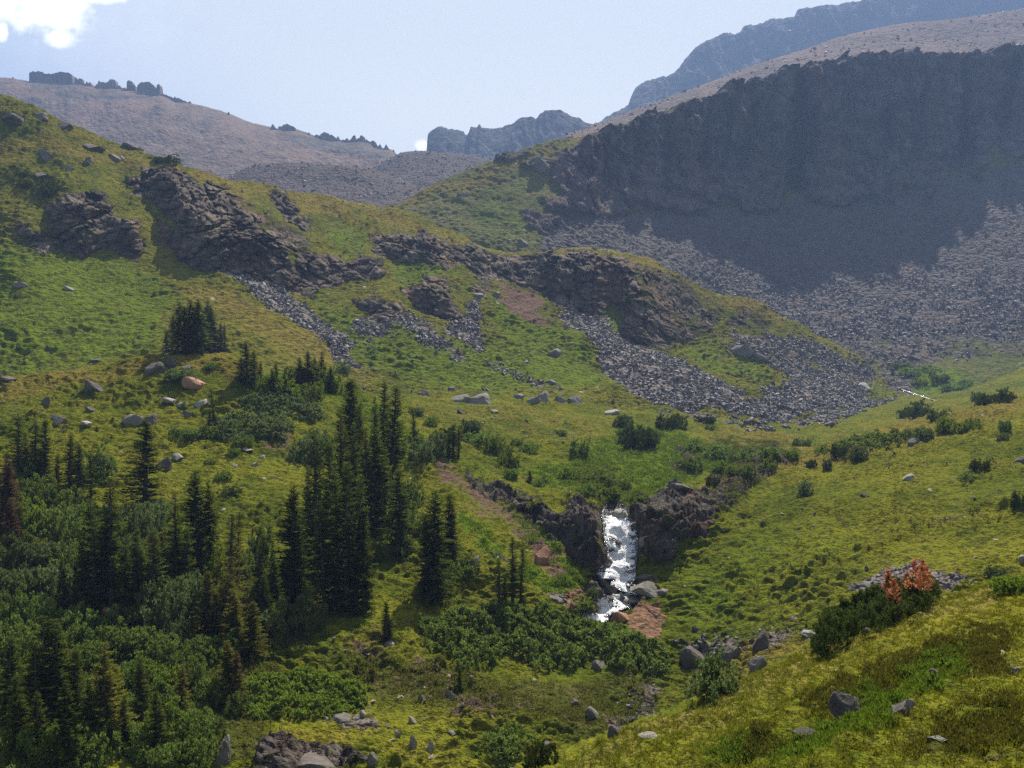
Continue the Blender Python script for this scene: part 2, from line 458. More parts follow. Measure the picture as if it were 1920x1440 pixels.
# --- basin: knoll, gully, right slope, meadow
basin_cols = {
 -300: [(1700,38),(1440,46),(1270,57),(1100,70),(960,84),(850,98),(770,112),(728,124),(738,140),(745,155),(745,175),(735,200)],
 0:    [(1700,38),(1440,46),(1270,57),(1100,70),(960,84),(850,98),(770,112),(713,126),(738,140),(745,155),(745,175),(735,200)],
 150:  [(1700,38),(1440,47),(1290,57),(1120,71),(970,86),(860,100),(765,116),(691,130),(735,142),(748,157),(748,177),(738,200)],
 300:  [(1700,38),(1440,48),(1300,57),(1130,71),(985,87),(870,102),(760,119),(669,134),(725,145),(750,160),(750,180),(740,200)],
 430:  [(1700,38),(1440,49),(1310,58),(1150,71),(1000,87),(880,103),(765,120),(666,136),(720,147),(750,162),(750,180),(740,200)],
 530:  [(1700,38),(1440,49),(1315,58),(1165,71),(1020,87),(895,103),(785,120),(700,137),(730,148),(752,163),(752,181),(740,200)],
 620:  [(1700,39),(1440,50),(1320,58),(1180,70),(1045,86),(915,103),(805,121),(728,138),(745,150),(755,164),(752,182),(740,200)],
 700:  [(1700,39),(1440,50),(1325,59),(1195,70),(1060,85),(930,102),(825,119),(750,139),(752,152),(755,166),(752,183),(740,200)],
 760:  [(1700,40),(1440,51),(1330,59),(1210,70),(1080,84),(950,100),(850,118),(768,140),(762,153),(756,168),(750,185),(741,202)],
 850:  [(1700,40),(1440,52),(1340,60),(1230,71),(1130,80),(1020,90),(880,112),(800,138),(780,153),(766,170),(753,186),(743,203)],
 900:  [(1700,40),(1440,52),(1342,60),(1240,71),(1140,80),(1040,88),(915,109),(825,135),(793,150),(772,168),(756,186),(743,203)],
 960:  [(1700,40),(1440,53),(1345,61),(1250,71),(1155,80),(1070,86),(940,107),(850,132),(808,150),(780,168),(760,185),(743,203)],
 1020: [(1700,40),(1445,53),(1347,61),(1255,72),(1160,81),(1085,87),(965,104),(870,130),(822,148),(793,166),(768,184),(745,205)],
 1070: [(1700,41),(1450,54),(1350,62),(1260,72),(1163,82),(1105,87),(975,102),(885,128),(843,143),(810,162),(780,182),(748,206)],
 1110: [(1700,41),(1455,54),(1350,63),(1265,73),(1165,83),(1115,88),(972,101),(890,127),(858,140),(824,158),(784,182),(752,210)],
 1160: [(1720,41),(1470,54),(1360,63),(1270,73),(1155,85),(1090,91),(970,100),(905,126),(870,140),(832,158),(790,182),(758,214)],
 1210: [(1720,41),(1480,54),(1370,64),(1275,74),(1165,84),(1085,92),(965,101),(908,124),(875,138),(835,157),(795,182),(764,220)],
 1240: [(1720,41),(1484,54),(1374,64),(1277,74),(1175,84),(1083,92),(960,102),(912,121),(885,136),(845,156),(797,184),(767,222)],
 1300: [(1720,42),(1490,54),(1380,64),(1280,75),(1190,83),(1080,92),(978,102),(912,117),(922,130),(865,152),(800,185),(772,226)],
 1400: [(1700,42),(1480,53),(1370,62),(1270,71),(1180,80),(1080,90),(975,104),(884,124),(900,138),(853,165),(815,190),(784,232)],
 1450: [(1690,42),(1470,52),(1355,61),(1255,70),(1170,79),(1070,89),(958,105),(868,128),(884,144),(842,172),(812,198),(785,238)],
 1500: [(1680,42),(1460,51),(1340,60),(1240,69),(1160,77),(1060,88),(940,106),(853,132),(865,150),(838,180),(812,205),(785,245)],
 1600: [(1660,42),(1440,50),(1310,58),(1210,67),(1130,75),(1030,87),(910,108),(826,140),(835,160),(812,200),(790,230),(765,280)],
 1700: [(1640,42),(1420,50),(1280,57),(1180,65),(1100,73),(1000,86),(880,110),(797,146),(805,170),(785,220),(765,260),(745,320)],
 1800: [(1620,42),(1400,50),(1250,57),(1150,64),(1075,72),(970,86),(855,112),(773,150),(780,180),(765,230),(750,270),(735,330)],
 1920: [(1600,42),(1380,50),(1220,57),(1120,64),(1045,72),(940,86),(830,114),(748,154),(755,190),(748,240),(725,290),(690,340)],
 2200: [(1560,42),(1340,50),(1160,57),(1050,64),(980,72),(880,86),(770,116),(695,160),(710,200),(700,250),(670,300),(640,350)]}
FALL = [(1150,968,24),(1160,985,30),(1163,1010,32),(1166,1040,30),(1160,1062,32),(1155,1082,38),(1170,1100,26),(1182,1118,16),(1168,1130,16),(1135,1142,20),(1115,1155,26),(1085,1163,20)]
STREAM_UP = [(1684,728,.7),(1700,734,1.0),(1722,741,1.3),(1742,748,1.1),(1754,752,.7)]
basin_masks = [
    ('lush', [(980,880),(1060,870),(1160,800),(1240,810),(1330,840),(1390,890),(1300,905),(1230,930),(1160,950),(1090,940),(1030,920)], 22, 0.9),
    ('lush', [(430,690),(640,700),(760,800),(860,860),(940,900),(900,900),(760,850),(620,760),(540,730)], 22, 0.6),
    ('lush', [(0,880),(150,920),(330,1000),(520,1060),(660,1060),(720,1000),(800,960),(830,1050),(700,1140),(540,1180),(480,1440),(0,1440)], 40, 0.35),
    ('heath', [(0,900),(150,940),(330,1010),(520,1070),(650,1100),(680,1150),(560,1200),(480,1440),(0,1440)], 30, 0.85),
    ('heath', [(600,1240),(760,1240),(900,1270),(1060,1290),(1160,1260),(1240,1300),(1240,1400),(1060,1400),(900,1340),(700,1330)], 34, 0.8),  # shade of the slope facing away from the sun, painted as heath
    ('heath', [(1060,870),(1160,870),(1180,930),(1120,950),(1030,910)], 14, 0.6),
    ('lush', [(980,1050),(1040,1080),(1100,1080),(1090,1120),(1040,1110),(960,1100)], 10, 0.9),
    ('lush', [(930,930),(980,990),(1060,1040),(1090,1090),(1050,1090),(990,1030),(940,970)], 9, 0.95),
    ('lush', [(870,950),(910,990),(940,1030),(930,1060),(890,1020),(860,970)], 9, 0.9),
    ('lush', [(1230,1060),(1400,980),(1600,1000),(1680,1010),(1500,1100),(1400,1180),(1280,1200),(1250,1120)], 50, 0.4),
    ('heath', [(1270,840),(1370,820),(1500,845),(1490,860),(1400,890),(1300,860)], 12, 0.7),
    ('soil', [(800,850),(860,880),(940,920),(990,960),(1010,1010),(1040,1060),(1010,1060),(960,1010),(900,960),(830,900)], 14, 0.58),
    ('soil', [(1010,1030),(1050,1050),(1060,1080),(1020,1075)], 6, 0.8),
    ('soil', [(470,820),(540,820),(560,850),(500,850)], 10, 0.6),
    ('dry', [(0,705),(150,690),(300,668),(430,662),(540,695),(420,712),(300,705),(150,730),(0,755)], 12, 0.75),
    ('dry', [(760,760),(1000,765),(1200,790),(1150,830),(980,820),(800,800)], 22, 0.38),
    ('dry', [(1290,810),(1400,800),(1500,815),(1500,845),(1380,835)], 10, 0.6),
    ('dry', [(1200,925),(1340,895),(1500,845),(1700,790),(1920,740),(1920,775),(1700,840),(1480,890),(1340,930)], 12, 0.75),
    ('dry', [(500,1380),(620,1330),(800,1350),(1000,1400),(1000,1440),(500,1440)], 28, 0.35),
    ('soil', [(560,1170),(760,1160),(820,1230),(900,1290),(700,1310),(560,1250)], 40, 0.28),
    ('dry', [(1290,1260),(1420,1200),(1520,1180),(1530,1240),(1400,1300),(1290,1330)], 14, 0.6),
    ('soil', [(700,1270),(900,1290),(1150,1300),(1200,1380),(1000,1380),(800,1340)], 40, 0.3),  # brown soil tone painted in for shade on the lower slope
    ('rock', [(1000,955),(1040,968),(1085,960),(1128,972),(1132,1000),(1122,1030),(1124,1060),(1105,1072),(1080,1055),(1050,1035),(1025,1000)], 5, 1.0),
    ('rock', [(870,882),(930,905),(990,938),(1042,962),(1052,1030),(1005,1005),(950,962),(890,918)], 8, 0.9),
    ('rock', [(900,890),(960,925),(1010,960),(1030,1010),(1000,990),(950,950)], 7, 0.85),
    ('rock', [(1188,950),(1215,935),(1262,925),(1335,928),(1350,965),(1325,1000),(1280,1020),(1262,1050),(1210,1062),(1190,1030),(1196,1000)], 6, 1.0),
    ('rock', [(1330,880),(1400,895),(1470,860),(1440,900),(1380,950),(1340,960)], 10, 0.6),
    ('rock', [(1100,1090),(1180,1085),(1215,1095),(1230,1110),(1180,1140),(1120,1140),(1090,1120)], 7, 0.75),
    ('rock', [(1260,860),(1290,850),(1310,880),(1280,890)], 5, 0.8),
    ('rock', [(1380,850),(1450,845),(1490,855),(1440,878),(1390,875)], 6, 0.8),
    ('rock', [(480,1405),(540,1395),(640,1410),(700,1450),(480,1460)], 8, 0.8),
    ('scree', [(1580,1110),(1640,1068),(1700,1062),(1790,1070),(1830,1085),(1790,1120),(1740,1110)], 8, 1.0),
    ('scree', [(1270,1210),(1400,1190),(1540,1170),(1550,1190),(1420,1220),(1320,1240)], 10, 0.48),
    ('scree', [(1160,1290),(1240,1290),(1230,1380),(1140,1400),(1120,1340)], 18, 0.45),
    ('scree', [(1010,1105),(1055,1110),(1070,1140),(1030,1130)], 6, 0.8),
    ('scree', [(600,1330),(690,1330),(720,1380),(640,1370)], 10, 0.55),
    ('scree', [(1480,618),(1600,600),(1940,600),(1940,640),(1800,650),(1720,680),(1720,730),(1640,700),(1560,660)], 14, 0.8),
    ('scree', [(1200,752),(1400,790),(1520,775),(1620,745),(1700,740),(1560,790),(1420,800),(1240,775)], 7, 0.75),
    ('orange', [(1048,1108),(1082,1108),(1100,1128),(1108,1148),(1085,1152),(1062,1130)], 4, 1.0),
    ('orange', [(1165,1150),(1195,1132),(1230,1130),(1256,1150),(1252,1175),(1235,1200),(1205,1192),(1170,1172)], 10, 0.85),
    ('orange', [(1040,1010),(1075,1025),(1070,1060),(1045,1050)], 5, 0.5),
]
def seg_mask(px, py, pts, grow):
    res = np.full(len(px), 1e9, np.float32)
    for (ax, ay, aw), (bx, by, bw) in zip(pts[:-1], pts[1:]):
        idx = np.where((px > min(ax, bx) - 90) & (px < max(ax, bx) + 90) & (py > min(ay, by) - 60) & (py < max(ay, by) + 60))[0]
        x, y = px[idx], py[idx]
        ex, ey = bx - ax, by - ay
        t = np.clip(((x - ax) * ex + (y - ay) * ey) / (ex * ex + ey * ey), 0, 1)
        dd = np.hypot(x - ax - t * ex, y - ay - t * ey) - (aw + (bw - aw) * t)
        res[idx] = np.minimum(res[idx], dd)
    return 1 - sstep(res, -grow, grow)
def disp_basin(T):
    P = T.P0; M = T.M
    dist = P[:, 1]
    ch = seg_mask(T.px, T.py, FALL, 9)
    M[:, CH['wet']] = np.maximum(M[:, CH['wet']], ch * (T.px > 1080) * 0.9)
    M[:, CH['rock']] = np.maximum(M[:, CH['rock']], ch)
    rk = M[:, CH['rock']]
    d = 0.9 * fbm(P / 16.0, 3) * sstep(dist, 50, 110) + 0.28 * fbm(P / 3.4, 3)
    # terracettes and tussocks: long along the contour, short up the slope
    Q = P * np.array([0.50, 0.95, 1.3], np.float32) + 0.5 * fbm(P / 2.6, 2)[:, None]
    amp = np.clip(0.75 + 0.9 * fbm(P / 9.0, 2), 0.25, 1.4)
    g = 0.95 * np.abs(perlin(Q / 1.15)) + 0.55 * np.abs(perlin(Q / 0.62 + 7.7)) + 0.22 * np.abs(perlin(P / 0.4))
    d += amp * (1.1 * g + 0.25 * fbm(P / 1.9, 2)) * (1 - rk) * (0.9 - 0.15 * sstep(dist, 100, 150))
    he = M[:, CH['heath']]; d += he * 0.30 * np.abs(fbm(P / 0.8, 3))
    lu = M[:, CH['lush']]; d += lu * 0.16 * np.abs(fbm(P / 0.5, 3))
    idx = np.where(rk > 0.02)[0]
    f1, f2, c = worley(P[idx] * np.array([1, 1, 1.5]) / 2.6 + 0.12 * fbm(P[idx] / 1.5, 2)[:, None]); fa = worley.facet
    f1b, f2b, cb = worley(P[idx] / 0.9); fb = worley.facet
    rr = 1.3 * fa + 0.6 * fb + 0.45 * sstep(f2 - f1, 0, 0.25) + 0.5 * c + 0.22 * sstep(f2b - f1b, 0, 0.4) + 0.25 * cb + 0.7 * fbm(P[idx] / 4.0, 4) + 0.15 * fbm(P[idx] / 0.5, 2)
    # the slabs right of the fall lie in tilted sheets
    q = P[idx]; lay = (q[:, 2] - 0.22 * q[:, 0] + 0.30 * fbm(q / 3, 2)) / 0.95
    rr = np.where(T.px[idx] > 1185, 0.55 * rr + 0.85 * (lay % 1) ** 1.5, rr)
    d[idx] += rk[idx] * rr * (1 - 0.55 * ch[idx])
    d -= ch * 1.5
    V = T.N * d[:, None]
    push = outcrop_push(T, np.clip(rk * 1.3 - 0.2, 0, 1) * (1 - ch), 70, 40) * T.front
    V += ray_dir(P) * (push * (3.6 - 1.4 * (T.px > 1170)) * (1 - ch) * (T.py < 1080))[:, None]
    return V.astype(np.float32)
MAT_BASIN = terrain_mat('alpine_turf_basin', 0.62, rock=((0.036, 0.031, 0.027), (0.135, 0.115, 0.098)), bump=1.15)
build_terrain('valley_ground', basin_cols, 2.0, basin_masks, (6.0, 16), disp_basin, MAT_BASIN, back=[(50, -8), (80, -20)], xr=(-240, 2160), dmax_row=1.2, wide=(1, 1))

# --- hillside on the left with its outcrops
hill_cols = {
 -300: [(800,130),(640,175),(400,215),(220,245),(88,262)],
 0:   [(820,140),(620,180),(470,208),(310,236),(184,262)],
 150: [(820,145),(620,185),(490,215),(360,245),(246,272)],
 300: [(820,150),(630,190),(500,222),(400,250),(300,285)],
 450: [(820,160),(640,195),(530,225),(420,262),(347,300)],
 600: [(820,168),(660,205),(560,235),(460,272),(370,312)],
 730: [(820,173),(680,210),(580,240),(480,280),(392,322)],
 830: [(820,176),(690,212),(600,242),(515,280),(434,322)],
 930: [(820,178),(695,215),(620,245),(545,282),(472,325)],
 980: [(820,180),(700,217),(625,247),(550,285),(479,328)],
 1080:[(825,182),(705,222),(640,250),(560,290),(466,330)],
 1200:[(840,186),(730,225),(665,255),(580,290),(484,330)],
 1300:[(850,192),(745,228),(685,260),(615,295),(543,330)],
 1420:[(855,200),(760,240),(710,270),(640,305),(574,335)],
 1480:[(850,208),(765,250),(720,280),(665,310),(607,340)],
 1560:[(850,220),(765,265),(730,290),(690,315),(645,345)],
 1640:[(830,240),(762,280),(745,300),(720,325),(697,350)],
 1720:[(820,265),(765,295),(757,310),(753,330),(750,355)],
 1900:[(850,290),(820,310),(810,330),(805,350),(800,380)]}
hill_masks = [
    ('lush', [(-60,450),(120,470),(250,490),(330,570),(300,680),(-60,720)], 30, 0.85),
    ('lush', [(560,520),(700,600),(900,650),(1080,640),(1150,730),(900,740),(760,730),(650,650)], 22, 0.8),
    ('lush', [(740,500),(830,505),(850,530),(800,535),(760,540)], 8, 1.0),
    ('lush', [(600,430),(650,420),(700,450),(690,475),(620,465)], 14, 0.8),
    ('lush', [(920,560),(1050,620),(1110,680),(1060,700),(960,640)], 14, 0.8),
    ('lush', [(1120,580),(1160,590),(1160,625),(1130,610)], 6, 0.9),
    ('lush', [(1270,650),(1340,655),(1430,700),(1440,735),(1350,700)], 10, 0.7),
    ('lush', [(280,390),(330,450),(400,520),(380,530),(310,470)], 8, 0.7),
    ('lush', [(1500,650),(1620,700),(1700,740),(1600,760),(1500,700)], 10, 0.5),
    ('dry', [(280,290),(440,345),(600,372),(730,392),(830,435),(930,472),(930,485),(820,450),(720,412),(590,395),(430,370),(330,325)], 9, 0.8),
    ('dry', [(950,475),(1080,458),(1200,480),(1300,540),(1290,548),(1190,495),(1080,472)], 6, 0.8),
    ('dry', [(-60,250),(200,270),(300,300),(260,340),(100,310),(-60,330)], 30, 0.6),
    ('dry', [(400,540),(560,620),(700,700),(600,680),(440,610),(330,560)], 18, 0.7),
    ('dry', [(1300,545),(1420,568),(1480,600),(1460,615),(1380,590)], 6, 0.7),
    ('soil', [(930,520),(970,550),(1040,610),(1000,620),(950,570)], 8, 0.8),
    ('soil', [(120,350),(210,390),(220,410),(140,375)], 8, 0.7),
    ('soil', [(1440,660),(1560,700),(1640,730),(1560,720),(1460,690)], 12, 0.5),
    ('scree', [(400,515),(470,522),(540,545),(600,590),(650,640),(690,685),(655,683),(600,640),(540,600),(470,560)], 8, 1.0),
    ('scree', [(860,590),(905,570),(912,640),(895,675),(860,640),(830,620)], 10, 0.8),
    ('scree', [(690,580),(770,600),(840,640),(880,680),(800,660),(740,620),(690,650),(650,620)], 12, 0.6),
    ('scree', [(900,690),(960,700),(1040,720),(1080,735),(1000,735)], 8, 0.5),
    ('scree', [(1050,588),(1110,590),(1160,622),(1240,655),(1330,705),(1400,745),(1480,725),(1560,722),(1660,748),(1560,775),(1470,790),(1380,790),(1290,780),(1200,750),(1150,712),(1110,655),(1080,622)], 8, 1.05),
    ('scree', [(1340,635),(1420,640),(1500,640),(1580,670),(1640,705),(1620,740),(1500,735),(1440,700),(1380,668)], 12, 0.62),
    ('rock', [(75,385),(110,372),(160,368),(205,392),(250,430),(285,470),(270,495),(225,470),(190,470),(150,480),(110,465),(85,430)], 6, 1.0),
    ('rock', [(25,430),(70,430),(105,465),(75,478),(45,460)], 7, 0.75),
    ('rock', [(236,350),(265,325),(310,318),(350,330),(375,355),(400,345),(430,365),(470,400),(500,430),(530,470),(560,520),(550,545),(510,538),(470,527),(420,517),(370,500),(340,455),(330,440),(295,400),(240,385)], 6, 1.05),
    ('rock', [(285,430),(330,450),(375,490),(360,505),(310,470)], 7, 0.9),
    ('rock', [(500,365),(530,365),(560,390),(580,420),(570,440),(540,415),(505,390)], 6, 0.9),
    ('rock', [(390,345),(470,372),(520,420),(590,470),(640,500),(600,520),(560,510),(520,460),(480,400)], 14, 0.62),
    ('rock', [(560,495),(590,470),(640,480),(690,475),(730,500),(720,520),(660,520),(610,545),(560,540)], 9, 0.85),
    ('rock', [(700,440),(760,430),(800,425),(840,450),(900,470),(930,480),(940,510),(920,540),(880,525),(830,512),(790,500),(740,500),(710,470)], 8, 0.95),
    ('rock', [(925,475),(980,483),(1030,472),(1090,466),(1150,474),(1190,500),(1200,540),(1175,572),(1130,588),(1080,592),(1040,590),(1010,570),(980,540),(930,520)], 6, 1.05),
    ('rock', [(1160,575),(1200,560),(1240,590),(1290,620),(1335,640),(1260,652),(1200,642),(1165,620)], 8, 0.95),
    ('rock', [(760,545),(800,535),(850,550),(870,580),(875,608),(840,612),(800,590),(765,570)], 6, 1.0),
    ('rock', [(660,550),(700,548),(740,575),(755,590),(735,605),(700,590),(665,570)], 6, 0.95),
    ('rock', [(1190,490),(1260,520),(1310,560),(1340,600),(1330,645),(1290,640),(1230,590),(1200,550)], 12, 0.62),
    ('rock', [(880,545),(905,540),(915,555),(895,560)], 4, 0.9),
    ('rock', [(1320,560),(1400,585),(1450,610),(1440,640),(1360,620)], 12, 0.5),
]
def disp_hill(T):
    P = T.P0; M = T.M; rk = M[:, CH['rock']]; scm = M[:, CH['scree']]
    edge = 1 - sstep(np.abs(T.py - 0), 0, 1)  # placeholder keeps shape
    d = 2.4 * fbm(P / 38.0, 3) * T.front
    Q = P * np.array([0.6, 0.8, 1.9], np.float32)
    Q = Q + 0.5 * fbm(P / 6, 2)[:, None]
    amp = np.clip(0.7 + 0.9 * fbm(P / 24.0, 2), 0.15, 1.4)
    g = 1.7 * np.abs(perlin(Q / 2.6)) + 0.9 * np.abs(perlin(Q / 1.3 + 3.3)) 
    d += (0.8 * amp * g + 0.2 * fbm(P / 1.0, 2)) * (1 - rk) * (1 - 0.5 * scm)
    d += M[:, CH['lush']] * 0.10 * np.abs(fbm(P / 1.2, 2))
    gul = ridged(np.stack([(P[:, 0] - 0.55 * P[:, 1]) / 9.0, P[:, 1] / 70, P[:, 2] / 70], 1), 3); d += 0.55 * gul * (1 - rk)
    V = T.N * d[:, None]
    push = outcrop_push(T, np.clip(rk * 1.3 - 0.15, 0, 1), 95, 45) * T.front
    R = ray_dir(P)
    V += R * (push * (15.0 + 7.0 * sstep(T.px, 230, 420)))[:, None]
    idx = np.where(rk > 0.02)[0]; q = P[idx]
    w = q * np.array([1, 0.25, 0.28]) / 6.0 + 0.45 * fbm(q / 9, 3)[:, None]
    f1, f2, c = worley(w); fa = worley.facet
    f1b, f2b, cb = worley(q * np.array([1, 0.8, 0.6]) / 2.6 + 0.15 * fbm(q / 3, 2)[:, None]); fb = worley.facet
    rr = 2.4 * sstep(f2 - f1, 0, 0.22) + 2.4 * c + 3.2 * fa + 0.8 * sstep(f2b - f1b, 0, 0.2) + 0.9 * cb + 1.5 * fb + 1.3 * fbm(q / 11.0, 3, 0.5) + 0.5 * fbm(q / 1.6, 3, 0.6)
    k = rk[idx] * (0.35 + 0.65 * push[idx])
    V[idx] += R[idx] * (k * rr)[:, None]
    V[idx, 2] += 0.5 * k * fbm(q / 3.0, 3)
    return V.astype(np.float32)
MAT_HILL = terrain_mat('alpine_turf_hill', 1.45, grass=((0.088, 0.102, 0.007), (0.188, 0.166, 0.015)), lush=(0.115, 0.155, 0.008), bump=1.1)
build_terrain('rocky_hillside', hill_cols, 2.0, hill_masks, (16.0, 18), disp_hill, MAT_HILL, back=[(14, -4), (30, -18), (60, -50)], xr=(-240, 1900), dmax_row=1.4, wide=(1, 0))

# --- mountain on the right: green spur, scree bowl, cliff
bowl_cols = {
 600: [(520,370),(470,390),(440,400),(420,412),(400,425)],
 720: [(520,375),(455,388),(430,400),(405,415),(386,432)],
 820: [(540,368),(450,388),(415,405),(375,425),(344,445)],
 920: [(560,365),(460,385),(410,410),(355,435),(304,462)],
 980: [(580,362),(470,385),(415,412),(345,445),(284,475)],
 1060:[(600,365),(490,392),(415,430),(335,465),(262,497)],
 1120:[(620,370),(500,400),(410,450),(320,495),(247,525)],
 1200:[(640,375),(515,410),(410,485),(320,530),(224,560)],
 1300:[(660,380),(550,420),(405,515),(310,560),(190,586)],
 1400:[(745,325),(565,435),(395,545),(300,580),(160,606)],
 1480:[(745,325),(580,438),(388,560),(290,592),(137,616)],
 1600:[(745,325),(580,438),(385,560),(280,600),(108,632)],
 1700:[(745,325),(585,430),(370,560),(270,610),(101,642)],
 1800:[(745,325),(592,418),(340,560),(250,612),(110,648)],
 1920:[(745,325),(598,410),(310,565),(225,612),(86,650)],
 2250:[(745,325),(600,412),(290,575),(180,630),(10,680)]}
bowl_masks = [
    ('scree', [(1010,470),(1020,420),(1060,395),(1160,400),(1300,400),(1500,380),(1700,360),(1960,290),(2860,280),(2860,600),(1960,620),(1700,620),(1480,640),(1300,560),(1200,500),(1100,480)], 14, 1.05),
    ('rock', [(1025,300),(1060,285),(1110,262),(1190,232),(1300,196),(1400,166),(1480,143),(1600,114),(1700,107),(1800,116),(1960,84),(2860,20),(2860,290),(1960,310),(1905,300),(1868,262),(1830,345),(1780,322),(1740,372),(1700,350),(1650,385),(1600,372),(1560,392),(1520,382),(1480,335),(1450,392),(1400,398),(1362,372),(1320,402),(1250,405),(1190,388),(1130,410),(1070,400),(1040,350)], 7, 1.05),
    ('scree', [(1480,610),(1940,600),(1940,640),(1800,660),(1700,690),(1560,680)], 16, 0.8),
    ('lush', [(1690,690),(1800,690),(1850,740),(1720,760)], 14, 0.9),
    ('scree', [(1540,640),(1660,640),(1730,700),(1700,735),(1620,710)], 14, 0.65),
    ('scree', [(1700,640),(1940,625),(1940,660),(1800,675)], 16, 0.5),
    ('dry', [(1480,605),(1620,610),(1600,640),(1500,640)], 10, 0.5),
    ('rock', [(985,310),(1030,292),(1030,330),(1000,330)], 8, 0.8),
    ('rock', [(1010,370),(1060,375),(1080,410),(1040,400)], 8, 0.9),
    ('rock', [(980,400),(1040,405),(1050,425),(1000,420)], 6, 0.8),
    ('lush', [(1180,420),(1200,425),(1190,450),(1170,440)], 6, 0.8),
    ('lush', [(1790,410),(1820,396),(1810,420),(1780,432)], 6, 0.9),
    ('dry', [(720,385),(820,345),(900,315),(1000,278),(1130,242),(1180,232),(1100,262),(1000,300),(900,345),(800,385)], 12, 0.7),
    ('soil', [(1200,500),(1400,560),(1500,540),(1700,470),(1800,420),(1700,500),(1560,560),(1460,600)], 14, 0.25),
    ('lush', [(900,350),(990,320),(1000,440),(940,450),(880,420)], 26, 0.35),
    ('rock', [(925,290),(990,283),(985,296),(930,302)], 4, 0.7),
]
def disp_bowl(T):
    P = T.P0; M = T.M; rk = M[:, CH['rock']] * sstep(T.px, 1000, 1080); scm = M[:, CH['scree']]
    d = 2.0 * fbm(P / 55.0, 3) + 0.6 * fbm(P / 9, 3) + (0.7 + 0.5 * scm) * fbm(P / 3.0, 2)
    V = T.N * d[:, None]
    idx = np.where(rk > 0.02)[0]; q = P[idx]
    # buttresses and gullies of the cliff, cut by wandering vertical ribs
    wob = 14 * fbm(q / 90, 2)
    u = (q[:, 0] + wob + 0.12 * q[:, 2])
    R = np.stack([u / 27.0, q[:, 1] / 400.0, q[:, 2] / 260.0], 1)
    r1 = ridged(R, 2)
    R2 = np.stack([u / 11.0, q[:, 1] / 60.0, q[:, 2] / 60.0], 1)
    r2 = ridged(R2, 3)
    f1, f2, c = worley(q * np.array([1, 0.7, 0.55]) / 13.0 + 0.1 * fbm(q / 8, 2)[:, None]); fa = worley.facet
    f1b, f2b, cb = worley(q * np.array([1, 1, 0.8]) / 5.0); fb = worley.facet
    lay = (q[:, 2] + 0.10 * q[:, 0] + 6 * fbm(q / 60, 2)) / 17.0
    rr = 20.0 * np.clip(r1 + 0.25, -1.2, 0.8) + 2.5 * r2 + 4.5 * c + 9 * fa + 2.5 * cb + 4 * fb + 2.0 * sstep(f2 - f1, 0, .2) + 1.8 * fbm(q / 6, 3) - 3.5 * (lay % 1)
    push = outcrop_push(T, np.clip(rk, 0, 1), 150, 14)
    V += ray_dir(P) * (push * 9.0)[:, None]
    k = rk[idx] * (0.25 + 0.75 * push[idx])
    # the deep gullies that split the cliff
    gx, gy = T.px[idx], T.py[idx]; gw = 5 * fbm(q / 25, 3)
    cut = 0
    for cx, ya, yb, sl, wd, dp in [(1318, 195, 350, -0.10, 7, 16), (1362, 200, 330, -0.15, 6, 12), (1410, 190, 340, -0.22, 8, 20), (1478, 150, 392, 0.02, 13, 34), (1502, 210, 330, 0.05, 8, 18), (1560, 140, 260, 0.1, 6, 10), (1632, 200, 310, 0.12, 12, 24), (1700, 130, 300, 0.05, 6, 12),
                                   (1772, 105, 330, 0.10, 10, 30), (1812, 170, 340, -0.05, 8, 20), (1868, 120, 270, -0.05, 12, 26), (1930, 90, 300, 0.0, 8, 20), (1250, 215, 360, -0.1, 6, 12), (1190, 240, 380, -0.1, 6, 10), (1130, 260, 380, 0.0, 6, 8)]:
        env = sstep(gy, ya, ya + 30) * (1 - sstep(gy, yb - 40, yb + 15))
        ww = wd * (0.7 + 0.6 * (gy - ya) / (yb - ya))
        cut = np.maximum(cut, dp * env * np.exp(-np.abs((gx - cx - sl * (gy - ya) + gw) / ww) ** 1.7))
    V[idx, 1] -= k * rr
    V[idx] -= ray_dir(q) * (np.minimum(M[idx, 0], 1) * cut)[:, None]
    k2 = M[:, CH['rock']] * (1 - sstep(T.px, 1000, 1080))
    V += T.N * (k2 * (2.5 + 2.5 * fbm(P / 6.0, 4, 0.6)))[:, None]
    return V.astype(np.float32)
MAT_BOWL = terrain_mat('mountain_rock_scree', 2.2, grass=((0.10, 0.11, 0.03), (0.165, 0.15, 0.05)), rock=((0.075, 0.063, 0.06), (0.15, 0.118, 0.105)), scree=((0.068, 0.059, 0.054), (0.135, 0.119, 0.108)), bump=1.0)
build_terrain('scree_bowl', bowl_cols, 2.0, bowl_masks, (30.0, 16), disp_bowl, MAT_BOWL, back=[(14, 1), (50, -8), (90, -30)], xr=(620, 2200), wide=(0, 1))

